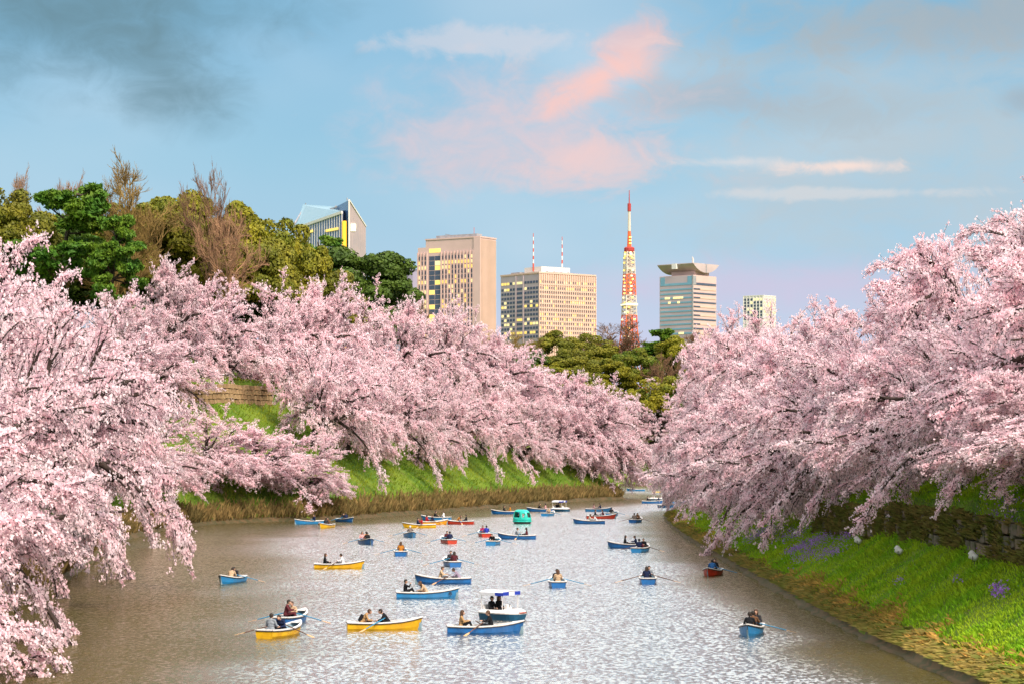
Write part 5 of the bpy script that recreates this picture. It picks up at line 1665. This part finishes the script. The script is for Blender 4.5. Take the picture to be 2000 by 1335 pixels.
# ---- nearest boats
c = B(551, 1246, 68, 'yellow', 'yellow rowing boat with a grey-clad and a navy-clad passenger beside a blue boat', ((1, -25), (-1, -20)), OARW)
crew(c, (-1.0, .12, 1, 'sit', 'grey', 'charcoal', 'short', 'person in grey top with back turned in the yellow boat'), (MID - .25, -.05, -1, 'bend', 'navy', 'black', 'short', 'person in navy leaning forward in the yellow boat beside the grey-clad one'))
c = B(570, 1220, 74, 'blue', 'blue rowing boat tucked behind the yellow boat of the grey-clad person', ((1, -10), (-1, 0)))
crew(c, (-.75, .05, -75, 'row', 'maroon', 'maroon', 'short', 'tall person in dark maroon jacket sitting upright behind the yellow boat', .12), (-.1, -.1, -1, 'row', 'beige', 'black', 'brown short', 'person in beige hidden behind the maroon jacket'))
c = B(750, 1230, 7, 'yellow', 'yellow rowing boat with a bent tan-clad person wearing a backpack', ((-1, -38),))
crew(c, (ST + .15, 0, 1, 'bend', 'tan', 'brown', 'brown short', 'person in tan jacket bent forward with a dark backpack'), (MID, 0, -1, 'bend', 'black', 'black', 'short', 'person in black rowing the yellow boat opposite the backpack wearer'))
bp = MB().box(-.12, .12, -.15, .15, -.2, .2).box(.10, .14, -.11, -.06, -.16, .17).box(.10, .14, .06, .11, -.16, .17).mesh('backpack', cloth('black'), bevel=.03)
q = c.matrix_world_loc @ Vector((ST + .13, 0, .62)); tag(link('backpack', bp, None, q, (0, R(30), c.heading)), 'dark backpack on the back of the bent tan-clad person', 'backpack')
c = B(947, 1237, 3, 'blue', 'long blue rowing boat in front of the white canopied pedal boat', ((-1, -28), (1, 20)), OARW)
crew(c, (ST + .1, 0, 1, 'knees', 'tan', 'black', 'brown long', 'person with long hair and tan jacket holding out both hands'), (MID + .1, 0, -1, 'row', 'black', 'charcoal', 'brown short', 'person in black rowing in front of the white pedal boat'))
c = pedal(984, 1211, -38, 'white pedal boat with blue trimmed canopy and two dark-clad riders')
crew(c, (-.65, -.33, 1, 'sit', 'black', 'black', 'short', 'capped person in black jacket under the white canopy'), (-.65, .33, 1, 'sit', 'black', 'charcoal', 'brown long', 'person with long hair in black under the white canopy'))
c = B(834, 1168, 4, 'sky', 'bright blue rowing boat with a round emblem at its bow', ())
em = MB()
for i in range(16):
    a0, a1 = 2 * math.pi * i / 16, 2 * math.pi * (i + 1) / 16
    em.bar((.10 * math.cos(a0), -.0, .10 * math.sin(a0)), (.10 * math.cos(a1), 0, .10 * math.sin(a1)), .025, .025)
em.bar((-.03, 0, -.03), (-.03, 0, .05), .02).bar((.03, 0, -.03), (.03, 0, .05), .02).bar((-.03, 0, -.03), (.03, 0, -.03), .02)
em.build('emblem', STRAKE, c.root, loc=(1.47, -.365, .31), rot=(R(-12), 0, R(29)))
crew(c, (ST - .05, 0, 1, 'phone', 'black', 'black', 'short', 'person in black with raised hands in the boat with the round emblem'), (MID - .25, 0, -1, 'bend', 'beige', 'brown', 'brown long', 'person in beige coat rowing the boat with the round emblem'))
c = B(866, 1139, 177, 'blue', 'blue rowing boat pointing at the hill bank with a beige and a lilac rider', ((1, 30),), OARW)
crew(c, (MID, 0, -1, 'row', 'beige', 'charcoal', 'brown short', 'person in beige pulling the oars opposite a lilac jacket'), (ST + .2, 0, 1, 'bend', 'lilac', 'charcoal', 'short', 'person in lilac grey jacket at the stern of the blue boat'))
c = B(881, 1106, 102, 'blue', 'blue rowing boat with oars spread wide and two dark figures above the lilac rider')
crew(c, (MID, 0, -1, 'sit', 'charcoal', 'black', 'short', 'dark-clad rower looking at the camera between spread oars'), (ST + .1, -.05, 1, 'sit', 'maroon', 'brown', 'long', 'person in dark red with back turned between spread oars'))
c = B(1088, 1147, 92, 'blue', 'blue rowing boat seen from its stern in the open middle, tan back in front')
crew(c, (MID, 0, -1, 'row', 'black', 'black', 'short', 'rower in black facing the camera behind a tan-clad back'), (ST + .1, 0, 1, 'sit', 'beige', 'charcoal', 'brown long', 'tan-clad person with back turned in the stern-on boat'))
c = B(1265, 1140, 88, 'blue', 'blue rowing boat seen from its stern with one navy figure and dark oars', ((1, -12), (-1, -12)), OARW)
crew(c, (ST + .15, .1, 1, 'sit', 'navy', 'black', 'long', 'person in navy seen from behind between dark oars'), (MID, -.1, -1, 'row', 'grey', 'charcoal', 'short', 'rower half hidden behind the navy back'))
c = B(1391, 1125, 255, 'red', 'red rowing boat close under the lamp bank', ((1, -20),))
crew(c, (MID - .1, 0, -1, 'row', 'blue', 'black', 'short', 'person in bright blue jacket rowing the red boat by the bank'), (ST + .2, 0, 1, 'sit', 'black', 'black', 'long', 'dark figure facing the blue jacket in the red boat'))
c = B(1467, 1243, 259, 'sky', 'blue rowing boat in the shaded water nearest the lamp bank with three riders', ((1, -22),))
crew(c, (BOW - .2, 0, -1, 'sit', 'black', 'black', 'short', 'broad person in black at the near end of the three-rider boat'), (MID - .1, .1, -1, 'row', 'brown', 'maroon', 'short', 'person in brown rowing between two others'),
     (ST + .2, .15, 1, 'sit', 'charcoal', 'black', 'brown long', 'long-haired person facing the camera in the three-rider boat'))
c = B(662, 1110, 3, 'yellow', 'yellow rowing boat with a white-shirted and a black-clad rider', ((-1, -30),), OARW)
crew(c, (ST + .2, 0, 1, 'sit', 'black', 'black', 'brown long', 'person in black at the stern of the yellow boat with the white shirt'), (MID + .1, 0, -1, 'row', 'white', 'charcoal', 'short', 'person in white shirt rowing the yellow boat'))
c = B(451, 1140, 256, 'sky', 'lone blue rowing boat in the dark calm water below the near cherries', ((1, -15),))
crew(c, (MID + .1, .1, -1, 'bend', 'beige', 'brown', 'short', 'person in beige in the lone boat below the near cherries'), (ST + .3, 0, 1, 'bend', 'charcoal', 'black', 'short', 'dark-clad person in the lone boat below the near cherries'))
# ---- middle distance
c = B(716, 1063, -74, 'blue', 'blue rowing boat with three riders close together, one in orange')
crew(c, (ST + .2, .2, 1, 'sit', 'orange', 'black', 'short', 'person in orange among three riders'), (ST + .25, -.22, 1, 'sit', 'pink', 'charcoal', 'brown long', 'person in pale pink among three riders'), (MID + .1, 0, -1, 'row', 'black', 'black', 'short', 'rower in black with back turned in the three-rider boat by the hill bank'))
c = B(783, 1085, 92, 'blue', 'small blue rowing boat seen stern-on with an orange-brown back in front')
crew(c, (MID, 0, -1, 'row', 'black', 'black', 'short', 'rower in black behind an orange-brown back'), (ST + .1, 0, 1, 'sit', 'orange', 'brown', 'brown long', 'person in orange-brown with back turned in the stern-on boat'))
c = B(801, 1049, 280, 'sky', 'blue rowing boat coming bow first with a pale-haired rower')
crew(c, (MID, 0, -1, 'row', 'taupe', 'black', 'pale short', 'pale-haired rower in taupe with back turned'))
c = B(874, 1061, 106, 'red', 'red rowing boat with white rim in the middle of the moat')
crew(c, (MID, 0, -1, 'sit', 'maroon', 'black', 'short', 'rower in dark red in the mid-moat red boat'), (ST + .3, 0, 1, 'sit', 'navy', 'black', 'short', 'person in navy with back turned in the mid-moat red boat'))
c = B(819, 1030, 188, 'yellow', 'yellow rowing boat of a red-clad rider in front of the orange boat', ((1, 28),), OARW)
crew(c, (MID, .1, -1, 'sit', 'navy', 'black', 'short', 'person in navy next to the red-clad rider'), (MID - .5, 0, 1, 'phone', 'red', 'black', 'brown long', 'person in bright red holding a phone in the yellow boat'))
c = B(846, 1024, 28, 'orange', 'orange yellow rowing boat between the yellow and the red boat by the bank', ((-1, 20),), OARW)
crew(c, (ST + .4, 0, 1, 'sit', 'red', 'black', 'short', 'person in red at the stern of the orange boat'), (MID - .2, 0, -1, 'row', 'navy', 'black', 'brown short', 'rower in navy in the orange boat'))
c = B(852, 1015, 170, 'sky', 'light blue rowing boat behind the yellow and orange boats', ())
crew(c, (MID, 0, -1, 'row', 'black', 'black', 'short', 'rower in black of the light blue boat behind the yellow ones'), (ST + .3, 0, 1, 'sit', 'white', 'charcoal', 'brown short', 'person in white of the light blue boat behind the yellow ones'))
c = B(895, 1023, 172, 'red', 'long red rowing boat touching the orange boat near the reeds', ((1, -20),))
crew(c, (MID - .1, 0, -1, 'bend', 'orange', 'brown', 'brown long', 'person in orange in the long red boat'), (ST + .3, 0, 1, 'sit', 'black', 'navy', 'short', 'person in black at the stern of the long red boat'))
c = B(945, 1048, 99, 'red', 'short-looking red rowing boat with a magenta and a royal blue rider')
crew(c, (MID, .1, -1, 'row', 'magenta', 'black', 'short', 'person in magenta in the small red boat'), (ST + .3, -.15, 1, 'sit', 'royal', 'black', 'short', 'person in royal blue with back turned in the small red boat'))
c = B(1010, 1052, 175, 'blue', 'long blue rowing boat below the turquoise dome boat', ((1, 10),))
crew(c, (MID - .1, 0, -1, 'row', 'grey', 'charcoal', 'short', 'rower in grey below the turquoise dome boat'), (ST + .3, 0, 1, 'sit', 'maroon', 'black', 'long', 'long-haired person in dark red facing the grey rower'))
c = B(965, 1064, 80, 'sky', 'small blue rowing boat stern-on with a single rower in black')
crew(c, (ST + .5, 0, -1, 'bend', 'black', 'black', 'short', 'single rower in black bending over spread oars'))
c = B(1228, 1070, 172, 'blue', 'blue rowing boat half behind another, with a long-haired rider in black', ())
crew(c, (MID + .15, 0, -1, 'sit', 'black', 'black', 'long', 'long-haired person in black seated high in the rear boat'), (ST + .6, 0, 1, 'row', 'navy', 'black', 'short', 'person in navy reaching forward in the rear boat'))
c = B(1253, 1078, 72, 'sky', 'blue rowing boat in front of the boat of the long-haired rider', ((1, -10), (-1, -10)), OARW)
crew(c, (ST + .4, 0, 1, 'sit', 'navy', 'black', 'short', 'broad navy back at the stern of the front boat'), (MID - .3, .05, 1, 'sit', 'red', 'black', 'short', 'child in red between two adults', -.02, .72), (BOW - .2, 0, -1, 'row', 'black', 'charcoal', 'short', 'rower in black facing the child in red'))
c = B(1243, 1020, 72, 'blue', 'blue rowing boat alone before the channel between the banks', ((1, 0), (-1, 0)), OARW)
crew(c, (ST + .6, .1, 1, 'sit', 'taupe', 'black', 'short', 'person in taupe in the boat before the channel'), (MID + .1, -.1, -1, 'row', 'brown', 'black', 'long', 'rower in brown in the boat before the channel'))
# ---- far end by the promontory
c = B(1151, 1022, 176, 'blue', 'blue rowing boat in front of the far red boat, two pale-clad riders', ())
crew(c, (MID - .2, 0, -1, 'row', 'cream', 'charcoal', 'brown long', 'rower in cream before the far red boat'), (ST + .4, 0, 1, 'bend', 'white', 'charcoal', 'brown short', 'person in white leaning at the stern before the far red boat'))
c = B(1174, 1012, 3, 'red', 'far red rowing boat with two dark riders', ())
crew(c, (ST + .5, 0, 1, 'sit', 'black', 'black', 'short', 'person in black at the stern of the far red boat'), (MID + .1, 0, -1, 'row', 'maroon', 'black', 'short', 'rower in dark red of the far red boat'))
c = B(1197, 1007, 72, 'sky', 'blue rowing boat just behind the bow of the far red boat')
crew(c, (ST + .5, 0, 1, 'sit', 'charcoal', 'cream', 'short', 'person in charcoal behind the bow of the far red boat'))
c = B(1169, 998, 6, 'sky', 'light blue rowing boat under the promontory reeds', ())
crew(c, (MID + .1, 0, -1, 'row', 'navy', 'black', 'short', 'rower in navy under the promontory reeds'), (ST + .6, 0, 1, 'sit', 'pink', 'charcoal', 'brown long', 'person in pink under the promontory reeds'))
c = B(987, 1003, 176, 'blue', 'blue rowing boat along the reeds above the turquoise dome boat', ())
crew(c, (MID, 0, -1, 'sit', 'black', 'black', 'short', 'person in black in the boat along the reeds'), (ST + .6, 0, 1, 'sit', 'orange', 'brown', 'brown short', 'person in orange in the boat along the reeds'))
c = B(1055, 998, 175, 'blue', 'blue rowing boat touching the far canopied pedal boat', ())
crew(c, (MID, 0, -1, 'row', 'black', 'black', 'short', 'person in black next to the far pedal boat'), (ST + .5, 0, 1, 'sit', 'pink', 'charcoal', 'long', 'person in pink next to the far pedal boat'))
c = pedal(1096, 998, -28, 'far white pedal boat with blue canopy under the blossom tips')
crew(c, (-.65, -.3, 1, 'sit', 'black', 'black', 'short', 'dark rider of the far white pedal boat'), (-.65, .33, 1, 'sit', 'charcoal', 'black', 'short', 'second rider of the far white pedal boat'))
c = B(1072, 1007, 70, 'sky', 'light blue rowing boat in front of the far pedal boat')
crew(c, (MID - .2, 0, -1, 'row', 'beige', 'black', 'brown short', 'rower in beige in front of the far pedal boat'))
c = dome_boat(1020, 1022, -28, 'turquoise dome-shaped pedal boat with cut-out windows')
crew(c, (-.45, -.28, 1, 'sit', 'black', 'black', 'short', 'dark figure inside the turquoise dome boat'), (-.45, .3, 1, 'sit', 'beige', 'black', 'short', 'beige figure inside the turquoise dome boat'))
c = B(675, 1019, -58, 'blue', 'blue rowing boat moored close to the hill bank reeds', ((-1, -35),))
crew(c, (ST + .3, 0, 1, 'bend', 'charcoal', 'black', 'short', 'dark figure bending near the hill bank reeds'), (MID, 0, -1, 'row', 'navy', 'black', 'short', 'rower in navy near the hill bank reeds'))
c = B(636, 1031, 254, 'yellow', 'yellow rowing boat under the hanging blossom near the hill bank', ((1, -10),), OARW)
crew(c, (MID, .1, -1, 'row', 'charcoal', 'black', 'short', 'dark rower of the yellow boat under the hanging blossom'), (ST + .5, 0, 1, 'sit', 'brown', 'black', 'long', 'person in brown of the yellow boat under the hanging blossom'))
c = B(603, 1023, 215, 'sky', 'blue rowing boat partly veiled by blossom beside the yellow boat', ((1, 0),))
crew(c, (ST + .5, 0, 1, 'sit', 'navy', 'black', 'short', 'navy figure in the boat veiled by blossom'))
c = B(1276, 982, 2, 'blue', 'blue rowing boat in the channel in front of the yellow canopy', ())
crew(c, (ST + .3, 0, 1, 'knees', 'black', 'black', 'short', 'dark figure at the stern in front of the yellow canopy'), (BOW - .1, 0, -1, 'row', 'navy', 'black', 'short', 'rower in navy in front of the yellow canopy'))
c = pedal(1281, 977, 170, 'pedal boat with a yellow canopy in the channel', CANY, False)
c = B(1303, 991, -58, 'sky', 'blue rowing boat at the tip of the lamp bank with three riders', ())
crew(c, (ST + .3, 0, 1, 'sit', 'grey', 'charcoal', 'short', 'person in grey at the tip of the lamp bank'), (MID - .1, .1, -1, 'row', 'navy', 'black', 'short', 'rower in navy at the tip of the lamp bank'), (BOW - .1, 0, -1, 'sit', 'charcoal', 'black', 'long', 'person in charcoal at the tip of the lamp bank'))
c = B(1322, 982, 15, 'sky', 'blue rowing boat mostly hidden behind the blossom of the lamp bank', ())
c = B(1242, 958, 177, 'sky', 'farthest blue rowing boat at the end of the channel', ())
